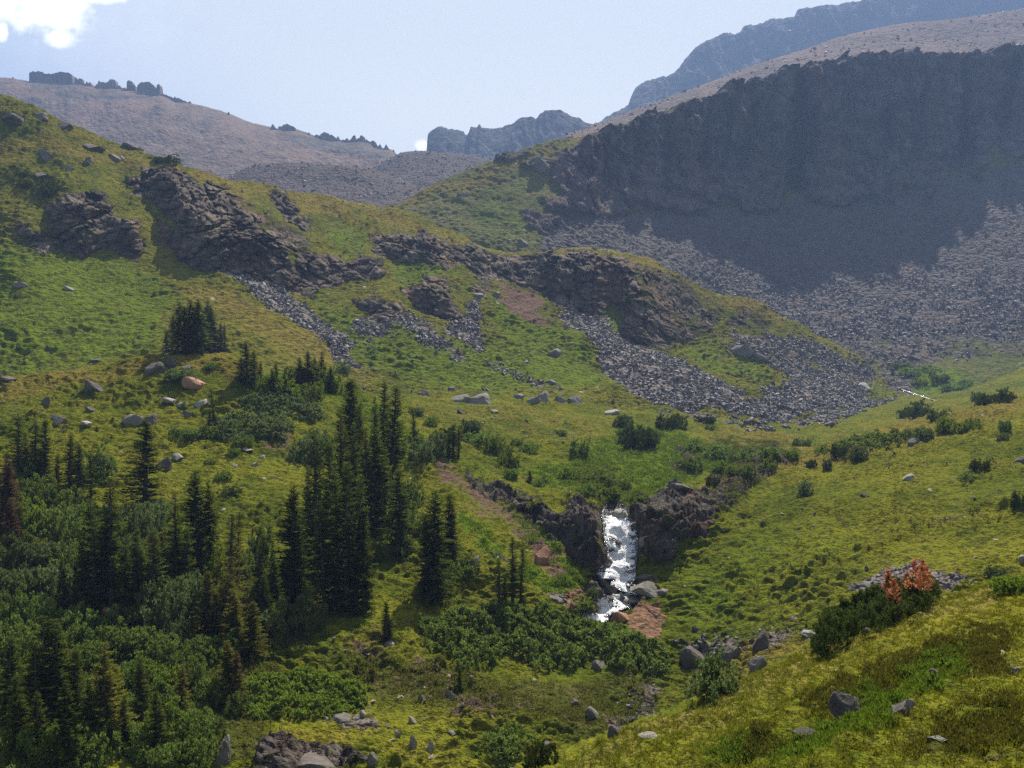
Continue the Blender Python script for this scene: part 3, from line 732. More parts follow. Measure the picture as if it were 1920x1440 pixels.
# --- brown talus slope above the cliff
MAT_FAR = terrain_mat('far_talus', 4.0, rock=((0.115, 0.10, 0.095), (0.18, 0.155, 0.145)), scree=((0.075, 0.060, 0.054), (0.155, 0.122, 0.11)), bump=0.45, vary=True)
MAT_MOUND = terrain_mat('brown_moraine', 2.2, scree=((0.06, 0.050, 0.047), (0.13, 0.108, 0.10)), bump=0.6)
MAT_BLUE = terrain_mat('far_cliffs', 9.0, rock=((0.04, 0.037, 0.035), (0.09, 0.08, 0.075)), scree=((0.13, 0.115, 0.11), (0.2, 0.18, 0.17)), bump=1.0)
def disp_far(A, S, rough=1.0):
    def f(T):
        P = T.P0
        d = A * fbm(P / S, 4) + 0.35 * A * rough * fbm(P / (S * 0.16), 4, 0.6) + 0.12 * A * rough * fbm(P / (S * 0.04), 2)
        rk = T.M[:, CH['rock']]
        d = d * (0.3 + 0.7 * sstep(T.below, 0, 30))
        V = T.N * d[:, None]
        R = np.stack([(P[:, 0] + 0.3 * S * fbm(P / (1.5 * S), 2)) / (0.45 * S), P[:, 1] / (4 * S), P[:, 2] / (2.2 * S)], 1)
        rr = ridged(R, 3)
        V[:, 1] -= rk * A * 2.2 * rr
        V[:, 2] += rk * A * 0.35 * fbm(P / (0.10 * S), 3, 0.7)
        return V.astype(np.float32)
    return f
talus_cols = {
 1050:[(285,505),(265,560),(258,680)],
 1100:[(262,535),(252,610),(246,720)],
 1180:[(240,556),(226,650),(212,770)],
 1250:[(222,578),(206,690),(187,810)],
 1330:[(196,598),(180,720),(158,850)],
 1400:[(176,612),(152,750),(130,880)],
 1500:[(146,624),(120,780),(99,910)],
 1600:[(122,642),(92,810),(66,940)],
 1700:[(114,652),(82,830),(47,960)],
 1800:[(120,658),(78,840),(37,970)],
 1920:[(100,662),(62,850),(18,985)],
 2250:[(30,695),(-10,870),(-60,1010)]}
build_terrain('upper_talus', talus_cols, 2.5, [('dry', [(1240,195),(1400,165),(1600,105),(1960,80),(1960,60),(1600,85),(1380,150)], 8, 0.0)], (60, 14), disp_far(3.0, 60), MAT_FAR,
              back=[(60, 5), (150, -60)], xr=(1060, 2240), base={'scree': 1.0}, wide=(0, 1))

def sil(pts, d0f, py0, d1, mid=None):
    """profile columns from a skyline: foot (py0,d0) up to the crest at d1"""
    c = {}
    for x, y in pts:
        f = (py0 if not callable(py0) else py0(x))
        if mid: c[x] = [(f + 60, d0f * 0.93), (f, d0f), (y + (f - y) * mid[0], d0f + (d1 - d0f) * mid[1]), (y, d1)]
        else: c[x] = [(f + 60, d0f * 0.93), (f, d0f), (y + (f - y) * 0.5, (d0f + d1) / 2), (y, d1)]
    return c
right_peak = [(1040,300),(1080,268),(1110,240),(1122,236),(1140,224),(1160,212),(1174,204),(1180,188),(1188,172),(1200,161),(1212,156),(1240,150),(1262,142),(1272,132),(1280,119),(1294,104),(1305,94),(1330,80),(1356,69),(1372,73),(1384,68),(1391,56),(1430,46),(1452,42),(1482,38),(1491,26),(1530,18),(1575,13),(1600,12),(1622,1),(1700,-28),(1920,-85),(2250,-150)]
build_terrain('right_peak', sil(right_peak, 1500, 320, 1820), 2.0, [], (120, 10), disp_far(7.0, 120, 0.9), MAT_BLUE, back=[(60, -60), (200, -200)], xr=(1050, 2040), base={'rock': 1.0})
butte = [(780,320),(800,289),(803,258),(812,248),(826,240),(846,245),(868,246),(874,254),(879,250),(883,239),(894,242),(899,235),(904,241),(918,242),(938,240),(960,235),(972,227),(984,223),(998,223),(1004,226),(1014,214),(1026,209),(1052,208),(1062,212),(1072,219),(1084,222),(1096,233),(1106,235),(1130,240),(1170,250)]
build_terrain('centre_peak', sil(butte, 1250, 350, 1430), 1.5, [], (120, 8), disp_far(3.2, 80, 1.0), MAT_BLUE, back=[(40, -50), (150, -120)], xr=(785, 1165), base={'rock': 1.0})
ridge = [(-300,140),(-60,146),(0,148),(26,150),(60,155),(100,158),(140,160),(160,163),(186,167),(216,168),(238,171),(262,175),(290,180),(303,181),(330,192),(352,195),(380,201),(430,215),(480,234),(508,240),(522,243),(550,243),(575,250),(600,260),(640,266),(675,266),(692,268),(702,276),(735,284),(745,296),(790,330)]
def rcols():
    c = {}
    for x, y in ridge:
        c[x] = [(440, 700), (360, 800), (y + (350 - y) * 0.45, 960), (y, 1130)]
    return c
MAT_RIDGE = terrain_mat('left_ridge_scree', 4.5, rock=((0.07, 0.06, 0.055), (0.13, 0.11, 0.10)), scree=((0.082, 0.060, 0.046), (0.180, 0.132, 0.103)), bump=0.4, vary=True)
ridge_masks = [('rock', [(520,240),(600,255),(700,272),(750,300),(700,320),(640,310),(600,295),(560,280)], 10, 0.9),
               ('rock', [(40,150),(300,178),(310,195),(200,190),(60,175)], 6, 0.7),
               ('rock', [(340,215),(400,225),(410,250),(370,245)], 12, 0.5),
               ('soil', [(430,250),(500,250),(600,300),(560,310),(470,300)], 22, 0.42),
               ('soil', [(0,150),(60,160),(80,200),(20,190)], 14, 0.4)]
def disp_ridge(T):
    P = T.P0
    d = 5.0 * fbm(P / 110.0, 3) + 1.3 * fbm(P / 14.0, 4, 0.6)
    d += 5.0 * ridged(np.stack([(P[:, 0] - 0.3 * P[:, 2]) / 34.0, P[:, 1] / 300.0, P[:, 2] / 300.0], 1), 3)
    d += T.M[:, 0] * 7 * fbm(P / 18, 4, 0.6)
    return (d * (0.15 + 0.85 * sstep(T.below, 0, 45))).astype(np.float32)
build_terrain('left_ridge', rcols(), 2.0, ridge_masks, (60, 16), disp_ridge, MAT_RIDGE, back=[(40, -8), (150, -90)], xr=(-240, 785), base={'scree': 1.0}, wide=(1, 0))
mound1 = [(400,345),(440,327),(470,314),(495,309),(560,307),(620,311),(660,313),(700,319),(740,334),(770,343),(800,356),(860,370)]
build_terrain('rubble_mound', {x: [(430, 470), (400, 500), ((y + 390) / 2, 545), (y, 600)] for x, y in mound1}, 2.0, [], (40, 10), disp_far(1.8, 30), MAT_MOUND, back=[(25, -8), (60, -40)], xr=(410, 850), base={'scree': 1.0})
mound2 = [(640,345),(680,328),(705,314),(730,299),(760,286),(790,284),(838,288),(880,292),(915,298),(960,305),(1010,312)]
build_terrain('rubble_moraine', {x: [(400, 580), (370, 620), ((y + 360) / 2, 680), (y, 760)] for x, y in mound2}, 2.0, [], (40, 10), disp_far(2.2, 40), MAT_MOUND, back=[(30, -10), (80, -50)], xr=(645, 1000), base={'scree': 1.0})

# --- low land under everything, out to the horizon
gm = bpy.data.meshes.new('valley_floor')
gm.from_pydata([(-3500, -400, -75), (3500, -400, -75), (3500, 3500, -75), (-3500, 3500, -75)], [], [(0, 1, 2, 3)])
gm.materials.append(MAT_FAR)
props(link('valley_floor', gm), kind='structure')

# ------------------------------------------------------------------ haze
hm, hh_, ho = new_mat('air')
hv = hh_.new('ShaderNodeVolumePrincipled')
hv.inputs['Color'].default_value = (0.38, 0.56, 0.98, 1)
hv.inputs['Density'].default_value = 0.00026
hv.inputs['Anisotropy'].default_value = 0.1
hm.node_tree.links.new(hv.outputs[0], ho.inputs['Volume'])
x0, x1, y0, y1, z0, z1 = -3600, 3600, -500, 3600, -77, 1060
bmv = [(x, y, z) for x in (x0, x1) for y in (y0, y1) for z in (z0, z1)]
bmf = [(0, 1, 3, 2), (4, 6, 7, 5), (0, 4, 5, 1), (2, 3, 7, 6), (0, 2, 6, 4), (1, 5, 7, 3)]
gme = bpy.data.meshes.new('haze'); gme.from_pydata(bmv, [], bmf); gme.materials.append(hm)
props(link('haze', gme), kind='stuff')
#PART2
# ================================================================== THINGS
# where a bearing and elevation of the photograph meets the land
ORDER = ['near_slope', 'valley_ground', 'rocky_hillside', 'scree_bowl', 'upper_talus', 'rubble_mound', 'rubble_moraine', 'left_ridge', 'centre_peak', 'right_peak']
def hit(px, py, only=None, depth=0):
    d = Vector(((px - 960) / FPX, 1.0, (720 - py) / FPX)).normalized()
    best = None
    for nme in (only or ORDER):
        ok, loc, nor, fi = TERR[nme].obj.ray_cast(Vector((0, 0, 0)), d)
        if ok and (best is None or loc.length < best[0].length): best = (loc.copy(), nor.copy(), nme)
    if best is None and depth < 14: return hit(px, py + 3, only, depth + 1)
    return best
def drop(x, y, only=None):
    best = None
    for nme in (only or ORDER[:4]):
        ok, loc, nor, fi = TERR[nme].obj.ray_cast(Vector((x, y, 900)), Vector((0, 0, -1)))
        if ok and (best is None or loc.z > best[0].z): best = (loc.copy(), nor.copy())
    return best
rng = np.random.RandomState(11)

# ---------------------------------------------------------------- materials
def foliage_mat(name, c0, c1, trans=0.35, rough=0.6, scale=0.9, c2=None):
    m, h, out = new_mat(name)
    tcn = h.new('ShaderNodeTexCoord'); oi = h.new('ShaderNodeObjectInfo')
    at = h.new('ShaderNodeAttribute', attribute_name='tint')
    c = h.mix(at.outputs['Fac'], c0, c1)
    c = h.mix(h.math('MULTIPLY', h.step(h.noise(tcn.outputs['Object'], scale, 2), 0.4, 0.65), 0.45), c, c2 or tuple(0.5 * (a + b) for a, b in zip(c0, c1)))
    hsv = h.new('ShaderNodeHueSaturation')
    h.put(hsv.inputs['Hue'], h.math('ADD', 0.49, h.math('MULTIPLY', oi.outputs['Random'], 0.02)))
    h.put(hsv.inputs['Value'], h.math('ADD', 0.8, h.math('MULTIPLY', oi.outputs['Random'], 0.4)))
    h.put(hsv.inputs['Color'], c)
    d = h.new('ShaderNodeBsdfDiffuse'); h.put(d.inputs[0], hsv.outputs[0])
    t = h.new('ShaderNodeBsdfTranslucent'); h.put(t.inputs[0], hsv.outputs[0])
    mx = h.new('ShaderNodeMixShader'); mx.inputs[0].default_value = trans
    h.put(mx.inputs[1], d.outputs[0]); h.put(mx.inputs[2], t.outputs[0])
    h.put(out.inputs[0], mx.outputs[0])
    return m
def plain_mat(name, c0, c1, scale, rough=0.85, bump=0.0, bscale=None):
    m, h, out = new_mat(name)
    tcn = h.new('ShaderNodeTexCoord'); P = tcn.outputs['Object']
    oi = h.new('ShaderNodeObjectInfo')
    n = h.noise(P, scale, 5, 0.7)
    c = h.mix(h.step(n, 0.3, 0.7), c0, c1)
    if 'boulder' in name or 'stone' in name: c = h.mix(h.math('MULTIPLY', h.step(h.noise(P, 2.6, 5, 0.75), 0.53, 0.60), 0.6), c, (0.10, 0.10, 0.045))
    hsv = h.new('ShaderNodeHueSaturation'); h.put(hsv.inputs['Value'], h.math('ADD', 0.85, h.math('MULTIPLY', oi.outputs['Random'], 0.3))); h.put(hsv.inputs['Color'], c)
    b = h.new('ShaderNodeBsdfPrincipled'); h.put(b.inputs['Base Color'], hsv.outputs[0]); b.inputs['Roughness'].default_value = rough
    b.inputs['Specular IOR Level'].default_value = 0.25
    if bump: h.put(b.inputs['Normal'], h.bump(h.noise(P, bscale or scale * 3, 5, 0.7), bump))
    h.put(out.inputs[0], b.outputs[0])
    return m
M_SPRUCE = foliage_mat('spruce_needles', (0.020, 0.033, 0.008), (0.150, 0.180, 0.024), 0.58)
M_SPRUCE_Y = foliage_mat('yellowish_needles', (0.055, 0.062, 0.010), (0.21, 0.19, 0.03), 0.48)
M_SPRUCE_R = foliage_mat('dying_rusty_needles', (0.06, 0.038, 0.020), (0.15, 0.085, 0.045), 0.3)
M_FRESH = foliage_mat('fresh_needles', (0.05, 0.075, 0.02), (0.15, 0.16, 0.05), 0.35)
M_BARK = plain_mat('grey_bark', (0.07, 0.055, 0.045), (0.16, 0.13, 0.11), 6)
M_WILLOW = foliage_mat('willow_leaves', (0.055, 0.095, 0.014), (0.21, 0.27, 0.050), 0.55)
M_WILLOW_G = foliage_mat('grey_willow_leaves', (0.058, 0.088, 0.026), (0.18, 0.22, 0.070), 0.5)
M_WILLOW_B = foliage_mat('bright_willow_leaves', (0.070, 0.120, 0.012), (0.22, 0.27, 0.030), 0.55)
M_KRUMM = foliage_mat('dark_dwarf_needles', (0.018, 0.030, 0.008), (0.10, 0.125, 0.022), 0.42)
M_ORANGE = foliage_mat('dead_orange_needles', (0.34, 0.13, 0.045), (0.68, 0.31, 0.13), 0.5)
M_TWIG = plain_mat('willow_twigs', (0.07, 0.05, 0.035), (0.14, 0.11, 0.08), 8)
M_GREY = plain_mat('grey_boulder', (0.11, 0.095, 0.08), (0.24, 0.21, 0.18), 1.3, bump=0.25)
M_DARK = plain_mat('dark_boulder', (0.07, 0.057, 0.048), (0.16, 0.135, 0.115), 1.1, bump=0.3)
M_PALE = plain_mat('pale_stone', (0.21, 0.19, 0.155), (0.40, 0.36, 0.30), 1.5, bump=0.15)
M_RUST = plain_mat('rust_stained_rock', (0.22, 0.10, 0.055), (0.42, 0.24, 0.15), 1.0, bump=0.3)
M_TOWER = plain_mat('tower_rock', (0.14, 0.115, 0.10), (0.24, 0.20, 0.175), 0.10, bump=3.0, bscale=0.3)

# ---------------------------------------------------------------- geometry
def quads(C, A, B):
    """flat leaf quads: centre C, half axes A and B"""
    V = np.stack([C - A - B * 0.35, C + A * 0.1 - B, C + A, C + A * 0.1 + B], 1).reshape(-1, 3)
    F = np.arange(len(V)).reshape(-1, 4)
    return V, F
def unit(v): return v / (np.linalg.norm(v, axis=-1, keepdims=True) + 1e-9)
def tube_np(pts, rad, seg=6):
    pts = np.array(pts, float); n = len(pts); V = []; F = []
    for i, p in enumerate(pts):
        t = unit(pts[min(i + 1, n - 1)] - pts[max(i - 1, 0)])
        a = unit(np.cross(t, [0.3, 1, 0.1])); b = np.cross(t, a)
        for k in range(seg):
            th = 2 * math.pi * k / seg
            V.append(p + rad[i] * (cos(th) * a + sin(th) * b))
    for i in range(n - 1):
        for k in range(seg):
            F.append((i * seg + k, i * seg + (k + 1) % seg, (i + 1) * seg + (k + 1) % seg, (i + 1) * seg + k))
    return np.array(V), np.array(F)
def spruce_mesh(seed, H=10.0, R=1.15, bare=0.05, dens=1.0, ragged=0.25, droop=0.28):
    r = np.random.RandomState(seed)
    C, A, B, T = [], [], [], []
    z = bare * H
    lean = r.normal(size=2) * 0.012
    side = r.uniform(0, 6.28)
    def axis(zz): return np.array([lean[0] * zz + 0.02 * sin(zz), lean[1] * zz + 0.02 * cos(zz * 1.3), zz])
    while z < H * 0.985:
        t = z / H
        prof = (1 - t) ** 0.78 * (0.55 + 0.45 * min(1, (t + 0.02) / 0.16))
        nb = r.randint(5, 8)
        for k in range(nb):
            if r.rand() < 0.08 + 0.10 * (t < 0.15): continue
            az = r.uniform(0, 6.283)
            L = R * prof * (1 + ragged * r.normal()) * (1 + 0.18 * cos(az - side)) + 0.10
            L = max(L, 0.10)
            up = 0.15 + 0.55 * t + r.normal() * 0.08 - droop * (1 - t)
            dirv = np.array([cos(az), sin(az), up]); 
            n = max(2, int(L / 0.085 * dens))
            for j in range(n):
                s = (j + 0.6) / n
                p = axis(z) + dirv * L * s; p[2] -= 0.20 * L * s * s * (1 - t)
                sz = (0.055 + 0.085 * (1 - s) ** 0.5 * min(1, L)) * r.uniform(0.8, 1.4)
                for q in range(2):
                    sd = az + (1 if q else -1) * r.uniform(0.35, 1.25)
                    a = np.array([cos(sd), sin(sd), up * 0.4 + r.normal() * 0.25 + 0.12])
                    C.append(p + a * sz * 0.9 + r.normal(size=3) * 0.02); A.append(a * sz * 1.25)
                    b = np.cross(a, [0, 0, 1.0]) + r.normal(size=3) * 0.35
                    B.append(b / np.linalg.norm(b) * sz * 0.42)
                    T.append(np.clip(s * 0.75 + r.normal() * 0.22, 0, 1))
        z += (0.13 + 0.14 * (1 - t)) * r.uniform(0.7, 1.3) / dens ** 0.5
    V, F = quads(np.array(C), np.array(A), np.array(B))
    zz = np.linspace(-0.4, H * 0.99, 9)
    tv, tf = tube_np([axis(q) for q in zz], [0.018 * H * (1 - max(q, 0) / H) ** 0.9 + 0.012 for q in zz], 7)
    # bare stubs low on the trunk
    return V, F, np.repeat(np.array(T), 4), tv, tf
SPR = []
specs = [dict(R=1.12, dens=1.1, ragged=.32), dict(R=1.38, dens=1.1), dict(R=1.65, dens=1.1, bare=0.02), dict(R=0.9, ragged=0.38, dens=1.1), dict(R=1.75, bare=0.0, dens=1.1, ragged=0.2),
         dict(R=0.62, ragged=0.45, bare=0.10), dict(R=1.05, bare=0.13, ragged=0.35), dict(R=1.3, ragged=0.32), dict(R=0.85, bare=0.2, ragged=0.4)]
for i, sp in enumerate(specs):
    V, F, T, tv, tf = spruce_mesh(100 + i, **sp)
    d = {}
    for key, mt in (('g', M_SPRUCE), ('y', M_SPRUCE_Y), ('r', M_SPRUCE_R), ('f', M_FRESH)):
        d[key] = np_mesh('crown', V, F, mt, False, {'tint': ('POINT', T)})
    tm = np_mesh('trunk', tv, tf, M_BARK, True)
    SPR.append((d, tm))

def place_empty(name, loc, rz=0.0, sc_=(1, 1, 1), tilt=(0, 0)):
    o = bpy.data.objects.new(name, None); COL.objects.link(o)
    o.empty_display_size = 0.3
    o.location = loc; o.rotation_euler = (tilt[0], tilt[1], rz); o.scale = sc_
    return o
ORD = ['first', 'second', 'third', 'fourth', 'fifth', 'sixth', 'seventh', 'eighth', 'ninth', 'tenth', 'eleventh', 'twelfth', 'thirteenth', 'fourteenth', 'fifteenth', 'sixteenth', 'seventeenth', 'eighteenth', 'nineteenth', 'twentieth',
       'twenty-first', 'twenty-second', 'twenty-third', 'twenty-fourth', 'twenty-fifth', 'twenty-sixth']
def spruce(px, ytop, ybase, label, kind=0, tone='g', wide=1.0, group='conifers', dist=None):
    h_ = hit(px, ybase, ['valley_ground', 'near_slope', 'rocky_hillside'])
    loc = h_[0]
    H = (ybase - ytop) / FPX * loc.y
    s = H / 10.0
    w = 1.38 * wide * (0.55 * s + 0.45 * min(s, 1.0))
    o = place_empty('spruce_tree', (loc.x, loc.y, loc.z - 0.15), rng.uniform(0, 6.28), (w, w, s), (rng.normal() * 0.025, rng.normal() * 0.025))
    props(o, label, 'tree', group)
    d, tm = SPR[kind]
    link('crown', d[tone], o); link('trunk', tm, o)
    return o

# (x, y of tip, y of foot, prototype, tone, width)
stands = {
 'knoll': ('in the dark clump on the knoll crest', 'clump of dark spruces on the knoll crest',
   [(322,588,660,4,'g',1.0),(333,563,660,2,'g',1.1),(345,572,658,4,'g',.9),(352,559,661,2,'g',1.1),(362,575,660,4,'g',.9),(370,558,661,2,'g',1.1),(381,578,660,1,'g',1.2),(388,560,660,2,'g',1.1),(397,573,661,4,'g',.9),(404,592,660,1,'g',1.3),(413,604,660,1,'g',1.2),(422,606,658,3,'g',1.2),(312,620,661,4,'g',1.0)]),
 'ridge': ('along the knoll edge', 'spruces along the knoll edge',
   [(452,668,712,4,'g',1.4),(465,640,718,4,'g',1.25),(478,655,716,2,'g',1.5),(489,676,716,4,'g',1.0),(510,688,736,2,'g',1.1),(518,678,738,1,'g',1.2),(536,690,740,3,'g',1.2),(562,668,722,4,'g',1.1),(576,656,722,2,'g',1.4),(588,668,722,2,'g',1.2),(601,657,724,1,'g',1.1),(617,685,735,2,'g',1.2)]),
 'central': ('in the tall central stand', 'tall spruces of the central stand',
   [(546,902,1128,2,'g',1.0),(560,975,1130,7,'g',.9),(580,870,1100,7,'g',.8),(597,797,1060,7,'g',1.0),(618,824,1085,1,'g',.85),(640,762,1000,0,'g',.95),(656,706,930,1,'g',1.15),(668,748,960,7,'g',.8),(680,707,925,1,'g',1.0),(700,740,925,7,'g',.8),(717,711,900,1,'g',.95),(732,719,910,1,'g',1.1),
    (634,870,1135,0,'g',.9),(650,862,1145,3,'g',1.1),(665,885,1145,0,'g',.8),(683,950,1148,3,'g',1.0),(610,935,1140,7,'g',.8),(708,798,985,2,'g',1.05),(722,840,975,0,'g',.9),(752,877,1032,1,'g',1.2),(690,800,1010,0,'g',.8),(655,790,1040,7,'g',.7)]),
 'left': ('on the upper left slope', 'spruces on the left slope',
   [(34,772,900,0,'g',1.2),(52,806,905,1,'g',.9),(67,780,898,0,'g',1.1),(83,784,905,1,'g',1.1),(106,850,925,1,'g',1.1),(129,811,925,1,'g',1.1),(148,830,938,2,'g',1.0),(170,852,935,6,'g',1.1),(8,856,1010,2,'r',1.0),(20,930,1040,4,'r',.8)]),
 'mid': ('in the willow thicket', 'spruces rising out of the left willow thicket',
   [(210,892,1140,0,'g',1.1),(183,932,1140,6,'g',1.2),(196,975,1142,7,'g',1.0),(255,988,1152,3,'g',1.2),(270,1010,1150,0,'g',.9),(288,988,1150,3,'g',1.3),(328,918,1112,0,'g',.95),(428,958,1135,5,'y',1.4),(444,956,1100,8,'g',.8),(486,1026,1142,5,'g',1.3),(386,1070,1192,1,'y',1.2),(419,1074,1200,0,'y',1.3),(446,1100,1215,0,'y',1.4),(470,1124,1232,1,'y',1.4),(402,1110,1196,3,'y',1.4),(498,1075,1175,3,'g',1.3),(432,1040,1190,5,'y',1.3),(232,1020,1150,7,'g',1.0),(158,1010,1130,2,'g',1.0),(306,1000,1120,1,'g',.9),(350,985,1105,0,'g',1.0),(515,1040,1160,2,'g',.9),(120,1040,1150,7,'g',.9)]),
 'low': ('at the lower left of the slope', 'spruces low on the left slope',
   [(66,1195,1400,0,'y',1.1),(87,1152,1395,0,'g',1.2),(113,1154,1392,0,'g',1.3),(142,1216,1398,1,'g',1.0),(170,1270,1410,0,'g',.9),(193,1200,1400,0,'y',1.2),(214,1241,1385,3,'y',1.5),(40,1260,1420,1,'g',.9),(232,1300,1400,3,'g',1.2),(15,1190,1360,2,'g',.9),(262,1225,1350,7,'g',1.0),(300,1290,1410,1,'g',1.0),(130,1270,1425,2,'g',.9),(75,1290,1435,7,'g',1.0),(340,1240,1340,0,'y',1.1)]),
}
for key, (place, grp, lst) in stands.items():
    lst = sorted(lst)
    for i, (px, yt, yb, k, tone, w) in enumerate(lst):
        look = {'g': ('tall narrow dark green' if yb - yt > 150 else 'slender dark green') if k in (0, 1, 3, 5, 6, 8) else 'full dark green', 'y': 'yellowish green slender', 'r': 'rusty half-dead'}[tone]
        spruce(px, yt, yb, f"{look} spruce, {ORD[i]} from the left {place}", k, tone, w, grp)
singles = [
 (272,783,968,4,'g',1.25,'broad dark spruce standing alone below the purple boulders on the meadow'),
 (374,877,1076,2,'g',1.15,'left one of two broad dark spruces at the right edge of the thicket'),
 (395,897,1066,2,'g',.8,'right one of two broad dark spruces at the right edge of the thicket'),
 (402,727,800,5,'g',1.6,'thin scrawny spruce in front of the grey willow mat on the knoll'),
 (392,770,806,4,'g',.9,'low dark spruce leaning at the foot of the scrawny one on the knoll'),
 (777,772,826,1,'g',1.1,'small lone spruce on the meadow edge right of the central stand'),
 (850,794,858,3,'g',1.5,'left one of two little spruces on the gully edge'),
 (860,797,860,5,'g',1.4,'right one of two little spruces on the gully edge'),
 (842,815,860,4,'g',.9,'bushy dwarf spruce at the foot of the two little ones on the gully edge'),
 (814,915,1125,4,'g',1.0,'broad very dark spruce casting a large shadow left of the red bank'),
 (800,960,1118,4,'g',.8,'dark spruce leaning close against the left of the broad one by the red bank'),
 (838,922,1052,1,'g',1.2,'slim spruce close behind the broad dark one by the red bank'),
 (850,942,1045,3,'g',1.2,'thin spruce at the far right behind the broad dark one by the red bank'),
 (961,1001,1142,8,'g',1.1,'tallest of the slim bare-stemmed spruces beside the stream mat'),
 (975,1016,1140,6,'g',.8,'right slim spruce of the trio beside the stream mat'),
 (936,1045,1145,8,'g',.9,'left short spruce of the trio beside the stream mat'),
 (948,1080,1146,4,'g',.7,'bushy low spruce under the trio beside the stream mat'),
 (727,1125,1202,3,'g',1.7,'little lone spruce on the open slope beside a long white stone'),
 (862,1246,1296,5,'g',1.8,'tiny scrawny spruce on the slope below the willow mat'),
 (430,1195,1318,2,'y',1.1,'brownish half-bare spruce beside the lower willow bush'),
 (445,1215,1322,4,'r',.7,'rusty dying spruce sapling leaning by the lower willow bush'),
 (994,880,903,2,'g',1.6,'tiny dark spruce sapling on the green bank above the fall'),
]
for px, yt, yb, k, tone, w, lab in singles:
    spruce(px, yt, yb, lab, k, tone, w, 'scattered single spruces')
# the close one cut by the lower left corner: stands on a rise nearer the camera
g0 = hit(6, 1439, ['valley_ground'])[0]
o = place_empty('spruce_tree', (g0.x * 0.86 + 0.1, g0.y * 0.86, -28.2), 0.4, (1.0, 1.0, 0.92)); props(o, 'nearest spruce with fresh light green tips at the lower left corner', 'tree', 'spruces low on the left slope')
link('crown', SPR[2][0]['f'], o); link('trunk', SPR[2][1], o)

# ---------------------------------------------------------------- bushes
def leaf_cloud(r, C0, Nrm, size, spread=0.5, needle=False):
    n = len(C0)
    a = unit(Nrm + r.normal(size=(n, 3)) * spread + np.array([0, 0, 0.5]))
    b = unit(np.cross(a, r.normal(size=(n, 3))))
    L = size * r.uniform(0.6, 1.4, (n, 1))
    return quads(C0, a * L, b * L * (0.22 if needle else 0.42))
def bush_mesh(seed, needle=False, n=10000, lumps=9):
    """unit bush: about 2 wide, 1 high, an uneven heap of lumps"""
    r = np.random.RandomState(seed)
    cs = r.uniform(-0.62, 0.62, (lumps, 3)); cs[:, 2] = r.uniform(0.05, 0.48, lumps)
    rad = r.uniform(0.24, 0.46, lumps)
    nc = 300
    k = r.randint(0, lumps, nc)
    v = unit(r.normal(size=(nc, 3)))
    cc = cs[k] + v * rad[k][:, None] * r.uniform(0.8, 1.12, (nc, 1))
    j = r.randint(0, nc, n)
    w = unit(r.normal(size=(n, 3)) + v[j] * 0.5)
    C = cc[j] + w * (r.uniform(0.045, 0.105, nc)[j] * r.uniform(0.4, 1.1, n))[:, None]
    tc_ = r.uniform(-0.25, 0.25, nc)[j]
    ok = C[:, 2] > -0.05
    C, v, k, tc_ = C[ok], w[ok], j[ok], tc_[ok]
    V, F = leaf_cloud(r, C, v, 0.038 if not needle else 0.052, 0.5, needle)
    t = np.clip(0.5 + tc_ + r.normal(size=len(C)) * 0.22, 0, 1)
    SV, SF = [], []
    off = 0
    for i in range(lumps):
        p0 = np.array([cs[i, 0] * 0.12, cs[i, 1] * 0.12, -0.1]); p2 = cs[i] + np.array([0, 0, rad[i] * 0.3]); p1 = (p0 + p2) / 2 + np.array([cs[i, 0], cs[i, 1], 0]) * 0.2
        tv, tf = tube_np([p0, p1, p2], [0.022, 0.014, 0.005], 5)
        SV.append(tv); SF.append(tf + off); off += len(tv)
    return V, F, np.repeat(t, 4), np.concatenate(SV), np.concatenate(SF)
BUSH = {}
for nm, mt, needle in (('willow', M_WILLOW, False), ('grey', M_WILLOW_G, False), ('bright', M_WILLOW_B, False), ('dark', M_KRUMM, True)):
    L = []
    for i in range(5):
        V, F, T, tv, tf = bush_mesh(300 + i, needle, 10000, 8 + i)
        L.append((np_mesh('foliage', V, F, mt, False, {'tint': ('POINT', T)}), np_mesh('stems', tv, tf, M_TWIG, True)))
    BUSH[nm] = L
bi = 0
def bush(px, yb, w, h_, label, tone='willow', group='willow bushes', name='willow_bush', depth=1.0):
    """w, h_: apparent width and height"""
    global bi
    ht = hit(px, yb - 0.12 * h_, ['valley_ground', 'near_slope', 'rocky_hillside', 'scree_bowl'])
    loc = ht[0]
    W = w / FPX * loc.y / 1.75; H = h_ / FPX * loc.y / 0.80
    o = place_empty(name, (loc.x, loc.y + 0.12 * W, loc.z - 0.08 * H), 0, (1, 1, 1))
    props(o, label, 'bush', group)
    me, st = BUSH[tone][bi % 5]; bi += 1
    # the apparent size belongs to the bush itself, so turn first, stretch after
    o.scale = (W, W * depth * (0.9 if W < 2 else 0.75), H)
    link('foliage', me, o); link('stems', st, o)
    return o
def lattice(lst, place, grp, tone=None, adj=None):
    lst = sorted(lst)
    for i, it in enumerate(lst):
        px, yb, w, h_ = it[:4]; tn = it[4] if len(it) > 4 else (tone or 'willow')
        a = adj or {'willow': 'green', 'grey': 'grey-green', 'bright': 'bright green', 'dark': 'dark'}[tn]
        nm = 'dwarf_conifer' if tn == 'dark' else 'willow_bush'
        what = 'dwarf conifer' if tn == 'dark' else 'willow bush'
        bush(px, yb, w, h_, f"{a} {what}, {ORD[i]} from the left {place}", tn, grp, nm)
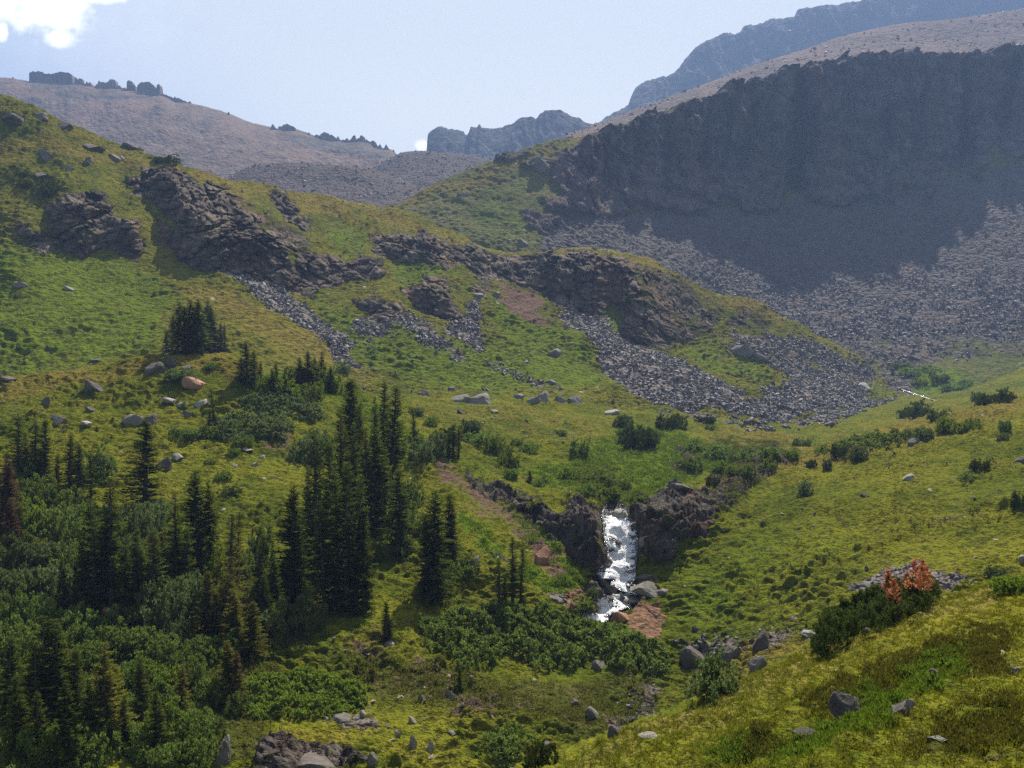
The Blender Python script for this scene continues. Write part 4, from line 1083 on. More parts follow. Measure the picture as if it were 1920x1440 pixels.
# thicket rows on the left slope
rows = [
 ('in the uppermost row of the left thicket', [(25,930,80,50),(70,950,85,50,'willow'),(120,960,80,45),(165,915,70,70,'willow'),(190,905,50,60,'grey'),(60,905,60,50,'bright'),(150,985,80,45),(12,990,60,60)]),
 ('in the second row of the left thicket', [(40,1000,100,60,'bright'),(95,1010,95,60,'willow'),(140,1030,90,60,'willow'),(250,1010,90,60,'grey'),(285,1000,80,60,'grey'),(335,1040,60,50,'willow'),(210,1030,60,60,'bright'),(180,1000,50,50,'willow')]),
 ('in the third row of the left thicket', [(20,1060,90,60),(75,1070,110,60,'grey'),(130,1075,90,55,'willow'),(235,1060,70,60,'grey'),(310,1090,70,60,'bright'),(345,1130,70,60),(485,1060,60,80,'willow'),(165,1100,80,60,'willow'),(455,1085,50,50,'willow'),(400,1095,50,60,'bright')]),
 ('in the fourth row of the left thicket', [(30,1120,90,60,'grey'),(90,1130,100,70,'grey'),(140,1150,90,60,'willow'),(10,1170,70,60,'willow'),(60,1180,90,60),(220,1160,60,40),(305,1185,110,90,'grey'),(355,1170,80,90,'grey'),(540,1205,120,80,'grey'),(505,1190,70,60,'willow'),(250,1180,70,50,'willow')]),
 ('in the fifth row of the left thicket', [(25,1240,110,70,'willow'),(130,1200,100,60,'willow'),(180,1210,90,60,'willow'),(240,1230,110,60,'willow'),(290,1240,100,50,'willow'),(330,1215,60,50,'grey'),(20,1300,90,60,'willow'),(365,1240,80,50,'willow'),(160,1250,80,50,'willow'),(410,1245,70,50,'willow')]),
 ('in the sixth row of the left thicket', [(40,1350,90,60),(250,1290,90,60,'willow'),(310,1300,110,60,'bright'),(350,1290,80,60,'willow'),(270,1340,90,60),(395,1330,80,60,'willow'),(150,1330,90,60),(205,1320,60,60),(440,1345,60,50,'willow')]),
 ('in the lowest row of the left thicket', [(60,1435,120,80),(120,1430,110,70),(180,1440,100,70,'willow'),(240,1415,90,60,'willow'),(290,1400,100,70,'bright'),(350,1400,110,70,'willow'),(300,1450,110,60),(370,1440,90,60,'willow'),(395,1390,60,50,'willow'),(20,1450,90,70,'willow')]),
 ('behind the central stand', [(745,860,50,40),(700,960,60,50),(590,1010,50,50),(735,1058,60,55,'grey'),(708,1055,40,40,'willow'),(665,930,50,50),(770,960,60,60,'willow'),(755,1000,60,50,'willow'),(610,860,50,50,'willow'),(790,1010,40,50,'willow'),(868,1085,60,40,'willow')]),
 ('on the knoll below the dark clump', [(397,692,30,14,'willow'),(340,714,60,22,'grey'),(330,716,40,16,'willow'),(600,730,60,40,'bright'),(560,725,60,40,'bright'),(620,740,50,40,'bright'),(640,700,30,24,'willow'),(495,735,60,34,'bright'),(530,745,60,30,'bright'),(585,750,50,30,'bright')]),
 ('on the knoll around the grey willow mats', [(575,870,70,50,'grey'),(590,842,60,40,'grey'),(458,838,42,20,'willow'),(440,857,26,18,'willow'),(350,825,60,24,'willow'),(416,902,40,20,'willow'),(428,930,40,18,'dark'),(398,823,60,26,'bright'),(395,872,26,10,'willow')]),
]
for place, lst in rows: lattice(lst, place, 'willow bushes ' + place)
lattice([(782,780,36,18,'grey'),(810,800,34,20,'bright'),(836,828,60,26,'dark'),(885,818,46,34,'grey'),(895,838,60,26,'willow'),(815,860,60,50,'grey'),(790,870,50,40,'grey'),(930,856,46,40,'bright'),(952,880,44,40,'bright'),(940,862,40,30,'grey'),(970,838,26,14,'willow'),(992,852,44,22,'willow'),(1088,860,42,34,'willow'),(1052,818,32,14,'willow'),(960,900,36,24,'willow'),(1008,915,30,18,'willow'),(1018,908,20,16,'willow'),(775,835,34,26,'willow')],
        'along the meadow edge above the gully', 'bushes along the meadow edge')
lattice([(1170,803,46,24,'dark'),(1205,850,86,52,'dark'),(1180,835,60,40,'dark'),(1250,806,44,26,'dark'),(1272,808,46,30,'dark'),(1325,796,50,16,'dark'),(1332,806,22,10,'willow'),(1300,850,50,26,'willow'),(1350,862,70,30,'willow'),(1400,868,60,28,'willow'),(1445,862,50,26,'willow'),(1290,880,60,26,'willow'),(1120,905,60,24,'willow'),(1160,925,60,28,'willow'),(1100,935,60,30,'willow'),(1145,940,60,30,'willow'),(1068,900,50,26,'bright'),(1190,945,50,24,'willow'),(1350,885,44,24,'bright')],
        'on the green bank above the fall', 'bushes on the bank above the fall')
lattice([(1338,913,30,20,'dark'),(1372,890,30,18,'willow'),(1400,895,40,26,'willow'),(1440,882,40,22,'willow'),(1520,878,26,18,'dark'),(1552,882,24,24,'grey'),(1512,932,36,30,'grey'),(1575,856,36,20,'dark'),(1612,862,46,26,'grey'),(1735,834,50,34,'grey'),(1725,785,60,32,'dark'),(1700,785,40,24,'dark'),(1758,790,40,22,'grey'),(1775,815,48,34,'bright'),(1815,812,54,30,'bright'),(1885,812,32,26,'willow'),(1880,826,28,16,'grey'),(1850,762,46,24,'dark'),(1885,754,50,24,'dark'),(1838,883,40,20,'dark'),(1815,900,36,16,'willow'),(1912,958,34,34,'dark'),(1545,850,40,16,'willow'),(1485,860,40,18,'bright'),(1832,756,28,24,'willow'),(1505,838,40,16,'willow')],
        'along the crest of the right slope', 'bushes along the right slope crest')
for (px, yb, w, h_, tn, lab) in [
  (950,1438,150,62,'willow','round olive willow bush at the bottom edge below the open slope'),
  (1010,1440,80,50,'dark','dark low bush right of the olive willow at the bottom edge'),
  (1335,1322,112,82,'grey','rounded grey-green willow bush on the edge of the near slope'),
  (1895,1112,90,34,'bright','low bright green bush behind the near slope at the right edge'),
  (1868,1083,44,20,'grey','small grey bush above the bright one at the right edge'),
  (1112,1128,30,26,'grey','silvery clump beside the rusty bank at the foot of the fall'),
  (1095,1150,60,24,'grey','pale silvery bush at the upper right of the stream mat'),
  (1085,1140,50,20,'bright','small green clump beside the scree left of the stream foot'),
  (925,1160,60,34,'grey','dark blue-green bush under the slim trio of spruces'),
  (315,306,52,12,'dark','flat dark bush below the boulder on the hill crest'),
  (95,368,62,34,'dark','dark bush on top of the left rock outcrop'),
  (45,352,36,16,'dark','low dark bush left of the outcrop bush on the hill'),
  (35,330,40,14,'dark','flat dark bush higher on the left hillside'),
  (1180,570,26,16,'willow','small green bush at the foot of the dark hill cliff'),
  ]:
    bush(px, yb, w, h_, lab, tn, None, 'dwarf_conifer' if tn == 'dark' else 'willow_bush')

lattice([(1705,705,50,16,'willow'),(1740,700,60,16,'willow'),(1722,722,40,12,'bright'),(1765,715,50,14,'bright'),(1790,735,50,14,'willow'),(1690,690,40,10,'grey'),(1812,722,34,10,'willow')],
        'beside the upper stream in the far hollow', 'bushes in the far hollow')
# mats of willow and dwarf conifer that follow the land
def mat_bush(poly, hgt, n, tone, label, name='willow_mat', size=0.16, lumpy=2.2, only=('valley_ground',), tips=None, front=None):
    r = np.random.RandomState(int(poly[0][0]) + len(poly))
    P = np.array(poly, float); lo, hi = P.min(0), P.max(0)
    # sample the land inside the outline
    gx = np.arange(lo[0], hi[0], 5.0); gy = np.arange(lo[1], hi[1], 3.0)
    G = np.array([(x, y) for x in gx for y in gy], np.float32)
    m = poly_mask(G[:, 0], G[:, 1], poly, 1.5); G = G[m > 0.5]
    sp = poly_mask(G[:, 0], G[:, 1], poly, 14.0)
    pts, edge = [], []
    for (x, y), e in zip(G, sp):
        q = hit(float(x), float(y), list(only))
        if q: pts.append(q[0][:]); edge.append(e)
    pts = np.array(pts); edge = np.array(edge); pj = np.stack([960 + pts[:, 0] / pts[:, 1] * FPX, 720 - pts[:, 2] / pts[:, 1] * FPX], 1)
    d = pts[:, 1]
    w = (d ** 3); nc = n // 26
    k = r.choice(len(pts), nc, p=w / w.sum())
    jx = r.uniform(-2.6, 2.6, nc) / FPX * d[k]; jy = r.uniform(-0.5, 0.5, nc)
    sl = (d.max() - d.min()) / max(1, (hi[1] - lo[1]) / 3)
    C = pts[k].copy(); C[:, 0] += jx; C[:, 1] += jy * sl * 1.5
    e = edge[k]
    lump = (0.9 if tone == 'dark' else 0.62) + (0.4 if tone == 'dark' else 0.75) * fbm(np.stack([C[:, 0], C[:, 1], C[:, 0] * 0], 1) / lumpy, 3)
    top = hgt * np.clip(lump, 0.12, 1.5) * (0.30 + 0.70 * np.clip((e - 0.45) / 0.5, 0, 1))
    u = r.uniform(0, 1, nc) ** (0.75 if tone == 'dark' else 0.45)
    C[:, 2] += top * u
    j = r.randint(0, nc, n); dirs = unit(r.normal(size=(n, 3)) + np.array([0, 0, 0.5]))
    C = C[j] + dirs * (r.uniform(0.9, 2.0, nc)[j] * size * r.uniform(0.4, 1.1, n))[:, None]
    u = u[j] * 0.55 + r.uniform(0, 0.45, nc)[j]
    V, F = leaf_cloud(r, C, np.tile([0, 0, 0.3], (n, 1)), size, 0.6, tone == 'dark')
    t = np.clip(0.15 + 0.6 * u + r.normal(size=n) * 0.22, 0, 1)
    base = pts.mean(0)
    o = place_empty(name, base)
    props(o, label, 'bush', 'low spreading mats of shrubs')
    mt = {'willow': M_WILLOW, 'grey': M_WILLOW_G, 'bright': M_WILLOW_B, 'dark': M_KRUMM}[tone]
    link('foliage', np_mesh('foliage', V - base, F, mt, False, {'tint': ('POINT', np.repeat(t, 4))}), o)
    if tips:
        for tp, hg, nn, nm in tips:
            mt_ = poly_mask(pj[:, 0].astype(np.float32), pj[:, 1].astype(np.float32), tp, 1.0) > 0.5
            q = pts[mt_]
            if len(q) == 0: continue
            kk = r.choice(len(q), nn)
            # upright dead leaders, each a spire of twigs
            sp_ = q[r.choice(len(q), 13)]; w_ = r.randint(0, 13, nn)
            Cc = sp_[w_].copy(); uu = r.uniform(0, 1, nn)
            rad = (1 - uu) * 0.30 + 0.04
            an = r.uniform(0, 6.28, nn)
            Cc[:, 0] += np.cos(an) * rad * r.uniform(.3, 1, nn); Cc[:, 1] += np.sin(an) * rad * r.uniform(.3, 1, nn)
            Cc[:, 2] += hg[0] + (hg[1] - hg[0]) * uu * (0.6 + 0.4 * np.sin(w_ * 2.3))
            V2, F2 = leaf_cloud(r, Cc, np.stack([np.cos(an), np.sin(an), an * 0 + 0.4], 1), 0.11, 0.3, True)
            oo = link(nm, np_mesh(nm, V2 - base, F2, M_ORANGE, False, {'tint': ('POINT', np.repeat(r.uniform(0, 1, nn), 4))}), o)
            oo['label'] = 'dead orange twig tips'
    return o
mat_bush([(783,1172),(840,1160),(905,1158),(960,1150),(1040,1152),(1090,1165),(1140,1180),(1200,1200),(1250,1232),(1256,1262),(1225,1268),(1160,1250),(1110,1240),(1070,1262),(1010,1265),(985,1240),(940,1232),(910,1262),(870,1258),(845,1235),(800,1215)], 1.9, 60000, 'willow', 'large spreading willow mat across the slope below the stream', size=0.15)
mat_bush([(445,1290),(480,1275),(560,1262),(640,1275),(690,1300),(690,1325),(640,1345),(560,1350),(480,1352),(455,1330)], 1.2, 22000, 'bright', 'light green willow mat on the lower slope beside the half-bare spruce', size=0.11)
mat_bush([(445,752),(480,742),(530,745),(600,764),(612,785),(590,795),(540,782),(480,770),(450,762)], 1.7, 11000, 'grey', 'upper grey-green willow mat on the knoll', size=0.17)
mat_bush([(385,802),(430,785),(500,780),(545,792),(560,810),(545,825),(480,826),(420,830),(390,820)], 1.9, 11000, 'grey', 'lower grey-green willow mat on the knoll beside the scrawny spruce', size=0.17)
mat_bush([(1560,838),(1600,822),(1680,815),(1745,806),(1740,824),(1690,835),(1640,846),(1600,846),(1565,848)], 1.7, 11000, 'willow', 'long green willow mat along the crest of the right slope', size=0.17)
mat_bush([(1520,1228),(1528,1205),(1560,1160),(1600,1135),(1640,1115),(1700,1105),(1745,1110),(1765,1128),(1700,1165),(1640,1192),(1580,1215),(1540,1238)], 1.3, 52000, 'dark', 'dark dwarf conifer thicket with orange dead tips on the near slope crest', 'dwarf_conifer_mat', size=0.07, lumpy=0.9, only=('near_slope',),
         tips=[([(1655,1105),(1748,1105),(1748,1165),(1655,1195)], (0.85, 1.85), 1900, 'dead_tips')])

# ---------------------------------------------------------------- boulders
import bmesh
def rock_mesh(seed, mat, flat=1.0, cuts=18, rough=0.06, sub=3):
    r = np.random.RandomState(seed)
    bm = bmesh.new(); bmesh.ops.create_icosphere(bm, subdivisions=sub, radius=1.0)
    V = np.array([v.co[:] for v in bm.verts]); F = np.array([[v.index for v in f.verts] for f in bm.faces]); bm.free()
    for _ in range(cuts):
        n = unit(r.normal(size=3)); dlim = r.uniform(0.38, 0.80)
        s = V @ n; m = s > dlim
        V[m] -= np.outer(s[m] - dlim, n) * 0.94
    V += unit(V) * (rough * fbm(V * 1.7 + seed, 3) + rough * 0.5 * fbm(V * 5 + seed, 2))[:, None]
    V = V / np.array([np.ptp(V[:, 0]), np.ptp(V[:, 1]), np.ptp(V[:, 2])])      # unit box
    return np_mesh('boulder', V, F, mat, True)
ROCKS = {k: [rock_mesh(500 + i, m) for i in range(6)] for k, m in (('grey', M_GREY), ('dark', M_DARK), ('pale', M_PALE), ('rust', M_RUST))}
for lst in ROCKS.values():
    for me in lst:
        me.shade_flat() if hasattr(me, 'shade_flat') else None
ri = 0
def boulder(px, yc, w, h_, label, tone='grey', group=None, name='boulder', tilt=0.0, cat='boulder', rz=None, only=('valley_ground', 'near_slope', 'rocky_hillside', 'scree_bowl')):
    """centre pixel, apparent width and height"""
    global ri
    ht = hit(px, yc + h_ * 0.28, list(only))
    loc = ht[0]
    W = w / FPX * loc.y * 1.08; H = h_ / FPX * loc.y * 1.65
    me = ROCKS[tone][ri % 6]; ri += 1
    o = link(name, me)
    o.location = (loc.x, loc.y + W * 0.15, loc.z + H * 0.02)
    o.rotation_euler = (rng.uniform(-.1, .1), tilt, rz if rz is not None else rng.choice([0, math.pi]) + rng.uniform(-.2, .2))
    o.scale = (W, W * rng.uniform(0.7, 0.95), H)
    props(o, label, cat, group)
    return o
for it in [
 (1167,963,34,24,'pale','rounded pale boulder lodged at the lip of the waterfall'),
 (1268,914,46,11,'grey','long grey boulder on the bank above the waterfall rocks'),
 (1205,1016,20,14,'grey','small grey boulder against the right rock wall of the fall'),
 (1210,1102,50,22,'grey','large pinkish grey boulder right of the foot of the fall'),
 (1196,1122,40,10,'grey','flat slab in front of the large boulder at the foot of the fall'),
 (1240,1110,40,8,'grey','low slab running right from the boulder at the foot of the fall'),
 (1212,1082,40,12,'dark','dark slab just above the large boulder at the foot of the fall'),
 (1160,1160,38,20,'rust','rust stained boulder in the stream below the fall'),
 (1228,1148,30,12,'rust','rusty rock on top of the orange mound by the stream'),
 (1105,1136,26,16,'rust','dark rusty rock on the left bank of the stream'),
 (1020,1040,30,50,'rust','upright red rock on the bank under the gully rim'),
 (1296,1235,46,38,'dark','large dark boulder at the right end of the willow mat'),
 (1374,1224,40,34,'dark','dark rounded boulder below the right slope'),
 (1432,1205,28,28,'dark','dark boulder left of the dwarf conifer thicket'),
 (1418,1248,32,24,'grey','grey boulder on the near slope edge right of the grey willow'),
 (1304,1180,14,14,'dark','small upright dark stone on the right slope'),
 (1120,1246,26,28,'grey','grey boulder in front of the willow mat'),
 (1108,1340,26,24,'grey','grey boulder on the lower slope among rubble'),
 (1078,1318,18,16,'grey','small grey boulder above the lower rubble'),
 (1150,1375,30,22,'grey','grey boulder beside the near slope edge at the bottom'),
 (1600,1330,60,34,'dark','mossy dark boulder sunk in the near slope'),
 (1702,1328,44,34,'grey','pointed grey boulder on the near slope'),
 (1632,1313,20,10,'pale','small pale stone between the two near slope boulders'),
 (1752,1262,20,14,'grey','small grey boulder high on the near slope'),
 (1520,1378,54,10,'dark','flat brown stone low on the near slope'),
 (1222,1380,34,3,'pale','long thin pale slab lying on the near slope edge'),
 (1362,1302,30,5,'pale','long pale stone beside the grey willow bush'),
 (1760,1385,34,6,'pale','thin pale stone in the turf of the near slope'),
 (1910,1254,24,12,'pale','pale stone at the right edge of the near slope'),
 (1920,1050,20,16,'pale','pale boulder at the right edge above the near slope'),
 (1919,862,24,16,'dark','dark boulder at the right edge of the slope'),
 (1710,895,22,8,'pale','flat pale stone on the upper right slope'),
 (1712,830,22,12,'grey','grey boulder beside the willow mat on the right crest'),
 (1622,928,16,8,'dark','low dark stone in the middle of the right slope'),
 (1626,1064,10,12,'grey','small upright stone above the thicket on the right slope'),
 (1630,1184,30,12,'grey','grey slab under the dark thicket on the near slope'),
 (1520,1187,30,10,'pale','pale slab left of the dark thicket'),
 (902,752,56,20,'grey','largest long grey boulder on the meadow'),
 (860,750,36,14,'grey','low grey boulder just left of the largest one on the meadow'),
 (794,738,24,14,'dark','dark boulder on the meadow near the central stand'),
 (848,727,14,10,'dark','small dark boulder above the largest one on the meadow'),
 (971,744,26,10,'grey','flat grey boulder in the row on the meadow, leftmost of its row'),
 (1000,750,30,18,'grey','grey boulder in the row on the meadow, second of its row'),
 (1021,747,26,20,'grey','leaning grey boulder in the row on the meadow, third of its row'),
 (1052,752,20,12,'grey','small grey boulder in the row on the meadow, fourth of its row'),
 (1076,749,30,18,'grey','grey boulder in the row on the meadow, rightmost of its row'),
 (912,730,14,8,'dark','small dark stone beyond the largest meadow boulder'),
 (1041,664,28,18,'grey','grey boulder alone on the green hillside left of the great scree'),
 (1033,715,22,10,'grey','grey stone in the small scree below the lone hillside boulder'),
 (860,773,12,8,'dark','small dark boulder on the dry meadow'),
 (1145,774,28,8,'pale','flat pale stone on the dry meadow edge'),
 (926,770,16,6,'pale','small pale stone below the largest meadow boulder'),
 (898,552,24,14,'grey','grey block on the hillside below the rock wall'),
 (931,552,16,10,'grey','small block right of the grey one below the rock wall'),
 (1388,655,46,26,'grey','large grey slab boulder high on the right hillside scree'),
 (1420,672,36,14,'grey','long grey boulder right below the slab on the right hillside'),
 (1508,667,16,14,'dark','dark boulder on the right end of the hillside scree'),
 (1618,722,26,12,'pale','pale boulder at the tip of the hillside scree'),
 (1410,790,36,12,'dark','dark low boulder on the dry bank below the scree'),
 (1560,795,20,8,'dark','small dark boulder on the dry bank near the right slope'),
 (1845,619,20,10,'dark','dark boulder on the far bench under the scree bowl'),
 (166,727,32,22,'dark','rounded dark boulder on the left of the knoll'),
 (286,692,34,18,'dark','dark boulder left of the pointed one on the knoll crest'),
 (318,680,20,30,'dark','pointed dark boulder on the knoll crest under the clump'),
 (350,688,20,14,'dark','small dark boulder right of the pointed one on the knoll crest'),
 (358,718,38,20,'rust','reddish boulder on the knoll below the dark clump'),
 (246,784,44,22,'grey','large purplish layered boulder in the middle of the knoll'),
 (284,788,28,18,'dark','dark boulder touching the right of the purplish one'),
 (107,788,30,14,'grey','grey flat boulder on the left of the knoll'),
 (86,752,16,18,'dark','small upright dark boulder on the left knoll'),
 (166,766,16,12,'dark','small dark boulder in the middle of the left knoll'),
 (314,750,22,8,'pale','flat pale stone on the knoll below the reddish boulder'),
 (340,757,22,8,'pale','second flat pale stone beside the scrawny spruce'),
 (380,756,24,10,'pale','third flat pale stone right above the scrawny spruce'),
 (350,777,18,10,'dark','small dark stone left of the scrawny spruce'),
 (331,856,20,16,'pale','bright white stone beside the broad lone spruce'),
 (309,870,26,40,'dark','upright dark boulder half behind the broad lone spruce'),
 (160,793,18,7,'pale','small pale stone left of the purplish boulder'),
 (478,870,16,8,'pale','pale stone on the knoll meadow right side'),
 (492,858,14,6,'pale','small pale stone near the grey willow mats'),
 (440,873,14,5,'pale','thin pale stone on the knoll meadow'),
 (463,843,20,4,'pale','thin flat pale stone under the willow mat'),
 (182,674,20,6,'dark','flat dark stone on the knoll crest left of the clump'),
 (12,710,26,8,'dark','dark flat stone at the left end of the knoll crest'),
 (34,532,34,14,'grey','grey boulder on the far left hillside'),
 (124,541,18,8,'pale','pale flat stone on the left hillside'),
 (83,292,28,18,'dark','dark pointed boulder on the upper left hillside'),
 (169,274,38,14,'dark','long dark boulder on the upper left hillside'),
 (210,292,20,14,'grey','grey boulder on the upper hillside near the skyline'),
 (228,297,8,9,'pale','small pale stone beside the grey boulder near the skyline'),
 (160,303,14,10,'dark','left stone of a dark pair on the upper hillside'),
 (167,299,12,10,'dark','right stone of a dark pair on the upper hillside'),
 (128,316,18,10,'grey','grey stone in the middle of the upper left hillside'),
 (75,328,36,14,'dark','dark flat boulder above the outcrop bush'),
 (308,294,32,11,'dark','dark boulder on the hillside skyline above the main outcrop'),
 (243,273,34,12,'dark','long dark boulder lying along the hillside skyline'),
 (22,218,38,16,'dark','large dark boulder high at the left edge of the hill'),
 (75,218,34,14,'dark','jagged dark boulder on the upper left skyline'),
 (112,234,40,14,'dark','long jagged boulder further right on the upper left skyline'),
 (866,364,18,10,'dark','dark boulder on the grassy spur below the cliff'),
 (978,452,18,16,'dark','dark boulder at the foot of the grassy spur'),
 (1014,310,30,24,'dark','dark crag on the spur beside the cliff corner'),
 (730,1205,20,10,'pale','long white stone beside the little lone spruce'),
 (676,1222,8,12,'pale','small upright white stone on the open slope'),
 (845,1308,18,14,'grey','grey stone beside the tiny scrawny spruce'),
 (790,1310,14,18,'grey','grey upright stone on the lower open slope'),
 (668,1345,14,16,'pale','white stone at the end of the lower willow mat'),
 (680,1340,12,14,'pale','leaning white stone next to the lower willow mat'),
 (640,1345,40,14,'grey','grey slab under the lower willow mat'),
 (770,1352,14,14,'pale','white stone in the middle of the lower slope'),
 (776,1398,14,22,'pale','upright white stone low on the slope, left of a pair'),
 (806,1402,16,24,'pale','leaning white stone low on the slope, right of a pair'),
 (810,1420,18,6,'pale','flat white stone at the bottom under the leaning pair'),
 (698,1425,18,26,'grey','grey pointed rock at the bottom edge'),
 (575,1434,100,26,'dark','broad grey rock outcrop at the bottom edge'),
 (420,1420,34,50,'grey','upright grey rock at the bottom beside the thicket'),
 (745,1378,10,8,'pale','tiny pale stone on the lower slope above the pair'),
 (848,1373,18,8,'pale','flat pale stone on the lower slope'),
 (1026,1392,20,10,'grey','grey stone above the near slope at the bottom'),
 (215,1150,50,24,'rust','reddish rock glimpsed under the thicket spruces'),
 (478,1048,30,26,'dark','dark purplish rock between thicket and meadow'),
 (892,1058,24,20,'grey','grey boulder on the bank under the red soil'),
 (1090,985,22,26,'dark','dark block on the rock wall left of the fall'),
 ]:
    px, yc, w, h_, tn, lab = it
    boulder(px, yc, w, h_, lab, tn)

# smaller stones, many alike, scattered in turf
def on_land(T, weight, n, rs_):
    w = np.clip(weight, 0, None).astype(np.float64); w /= w.sum()
    return rs_.choice(len(w), n, p=w)
rs2 = np.random.RandomState(5)
T = TERR['valley_ground']
def area_w(T):
    nr, nx = T.shape
    V = T.V.reshape(nr, nx, 3)
    a = np.linalg.norm(np.gradient(V, axis=0), axis=-1) * np.linalg.norm(np.gradient(V, axis=1), axis=-1)
    return a.ravel() * T.front
for place, poly, n, wgt in [('in the grass of the right slope', [(1260,1060),(1500,900),(1900,800),(1900,1040),(1600,1060),(1280,1180)], 60, (0.12, 0.32)),
                            ('on the open slope below the central stand', [(540,1180),(760,1180),(900,1290),(1000,1400),(700,1430),(600,1370)], 45, (0.12, 0.34)),
                            ('in the turf of the knoll', [(20,760),(250,700),(430,720),(540,880),(480,1000),(330,980),(60,840)], 45, (0.15, 0.4)),
                            ('on the dry meadow', [(780,770),(1180,790),(1100,840),(960,850),(820,800)], 35, (0.2, 0.5))]:
    m = poly_mask(T.px, T.py, poly, 10)
    ids = on_land(T, m * area_w(T), n, rs2)
    for q in ids:
        o = link('stone', ROCKS['pale' if rs2.rand() < 0.6 else 'grey'][rs2.randint(6)])
        s_ = rs2.uniform(*wgt) * 1.5
        p = T.V[q]
        o.location = (float(p[0]), float(p[1]), float(p[2]) + 0.02); o.scale = (s_, s_ * rs2.uniform(.5, 1), s_ * rs2.uniform(.3, .8)); o.rotation_euler = (rs2.uniform(-.3, .3), rs2.uniform(-.4, .4), rs2.uniform(0, 6.28))
        props(o, f'small pale stone lying {place}', 'stone', f'small stones {place}')

# ---------------------------------------------------------------- rubble: nobody could count it
def cubes_scatter(name, C, S, mat, label, seed):
    r = np.random.RandomState(seed); n = len(C)
    base = np.array([(x, y, z) for x in (-1, 1) for y in (-1, 1) for z in (-1, 1)], float)
    Fb = np.array([(0, 1, 3, 2), (4, 6, 7, 5), (0, 4, 5, 1), (2, 3, 7, 6), (0, 2, 6, 4), (1, 5, 7, 3)])
    V = base[None] * (0.5 * S[:, None, None]) * r.uniform(0.45, 1.15, (n, 1, 3)) + r.uniform(-0.22, 0.22, (n, 8, 3)) * S[:, None, None]
    # random turns
    ax = unit(r.normal(size=(n, 3))); an = r.uniform(0, 3.14, n)
    K = np.zeros((n, 3, 3)); K[:, 0, 1] = -ax[:, 2]; K[:, 0, 2] = ax[:, 1]; K[:, 1, 0] = ax[:, 2]; K[:, 1, 2] = -ax[:, 0]; K[:, 2, 0] = -ax[:, 1]; K[:, 2, 1] = ax[:, 0]
    R = np.eye(3)[None] + np.sin(an)[:, None, None] * K + (1 - np.cos(an))[:, None, None] * (K @ K)
    V = np.einsum('nij,nkj->nki', R, V) + C[:, None, :]
    F = (np.arange(n)[:, None, None] * 8 + Fb[None]).reshape(-1, 4)
    t = np.repeat(r.uniform(0, 1, n) ** 1.5, 8)
    o = link(name, np_mesh(name, V.reshape(-1, 3), F, mat, False, {'tint': ('POINT', t)}))
    props(o, label, 'rubble', kind='stuff')
    return o
def rubble_mat(name, c0, c1):
    m, h, out = new_mat(name)
    at = h.new('ShaderNodeAttribute', attribute_name='tint')
    g = h.new('ShaderNodeNewGeometry')
    c = h.mix(at.outputs['Fac'], c0, c1)
    c = h.mix(h.math('MULTIPLY', h.step(h.noise(g.outputs['Position'], 0.06, 2), 0.45, 0.62), 0.35), c, (c0[0] * 1.6, c0[1] * 1.25, c0[2] * 1.0))
    b = h.new('ShaderNodeBsdfPrincipled'); h.put(b.inputs['Base Color'], c); b.inputs['Roughness'].default_value = 0.75
    b.inputs['Specular IOR Level'].default_value = 0.4
    h.put(out.inputs[0], b.outputs[0]); return m
M_RUB = rubble_mat('scree_stones', (0.082, 0.072, 0.066), (0.235, 0.208, 0.19))
M_RUB2 = rubble_mat('turf_stones', (0.13, 0.115, 0.10), (0.42, 0.38, 0.33))
for nme, n, smin, smax, lab in [('rocky_hillside', 42000, 0.25, 1.0, 'grey scree of broken stones running down the left hillside'),
                                ('scree_bowl', 60000, 0.4, 1.5, 'grey scree of broken stones filling the bowl under the cliff'),
                                ('valley_ground', 14000, 0.2, 0.9, 'grey rubble scattered in the valley bottom and along the stream')]:
    T = TERR[nme]
    sm = T.M[:, CH['scree']] * (1 - np.clip(T.M[:, CH['rock']], 0, 1) * (0 if nme == 'valley_ground' else 1))
    noise = np.clip(0.5 + 1.1 * fbm(T.P0 / (6 if nme != 'scree_bowl' else 18), 3), 0.02, 2)
    w = (sstep(sm, 0.3, 0.9) + 0.12 * sstep(sm, 0.02, 0.3)) * noise * area_w(T) + 0.003 * area_w(T) * (nme == 'rocky_hillside') * (T.px > 600)
    ids = on_land(T, w, n, rs2)
    S = (smin + (smax - smin) * rs2.uniform(0, 1, n) ** 3.5) * (np.clip(T.P0[ids, 1] / 170, 0.35, 1) if nme == 'valley_ground' else 1)
    C = T.V[ids] + rs2.normal(size=(n, 3)) * 0.12 + T.N[ids] * (S * 0.12)[:, None]
    if nme == 'scree_bowl':
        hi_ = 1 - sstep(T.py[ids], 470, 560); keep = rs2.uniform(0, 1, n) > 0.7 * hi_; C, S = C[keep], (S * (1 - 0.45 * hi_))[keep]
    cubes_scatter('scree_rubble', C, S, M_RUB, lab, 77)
T = TERR['upper_talus']
w = area_w(T) * np.clip(0.4 + fbm(T.P0 / 40, 3), 0.02, 2); ids = on_land(T, w, 3500, rs2); S = 0.6 + 2.2 * rs2.uniform(0, 1, 3500) ** 5
cubes_scatter('scree_rubble', T.V[ids].astype(float), S, rubble_mat('talus_stones', (0.09, 0.075, 0.068), (0.22, 0.185, 0.17)), 'brown stones strewn over the talus above the cliff', 78)
for nm_, sd in (('rubble_mound', 79), ('rubble_moraine', 80)):
    T = TERR[nm_]; ids = on_land(T, area_w(T), 2500, rs2); S = 0.4 + 1.6 * rs2.uniform(0, 1, 2500) ** 5
    cubes_scatter('scree_rubble', T.V[ids].astype(float), S, M_RUB, 'dark stones strewn over the ' + ('nearer' if sd == 79 else 'farther') + ' brown mound in the gap', sd)

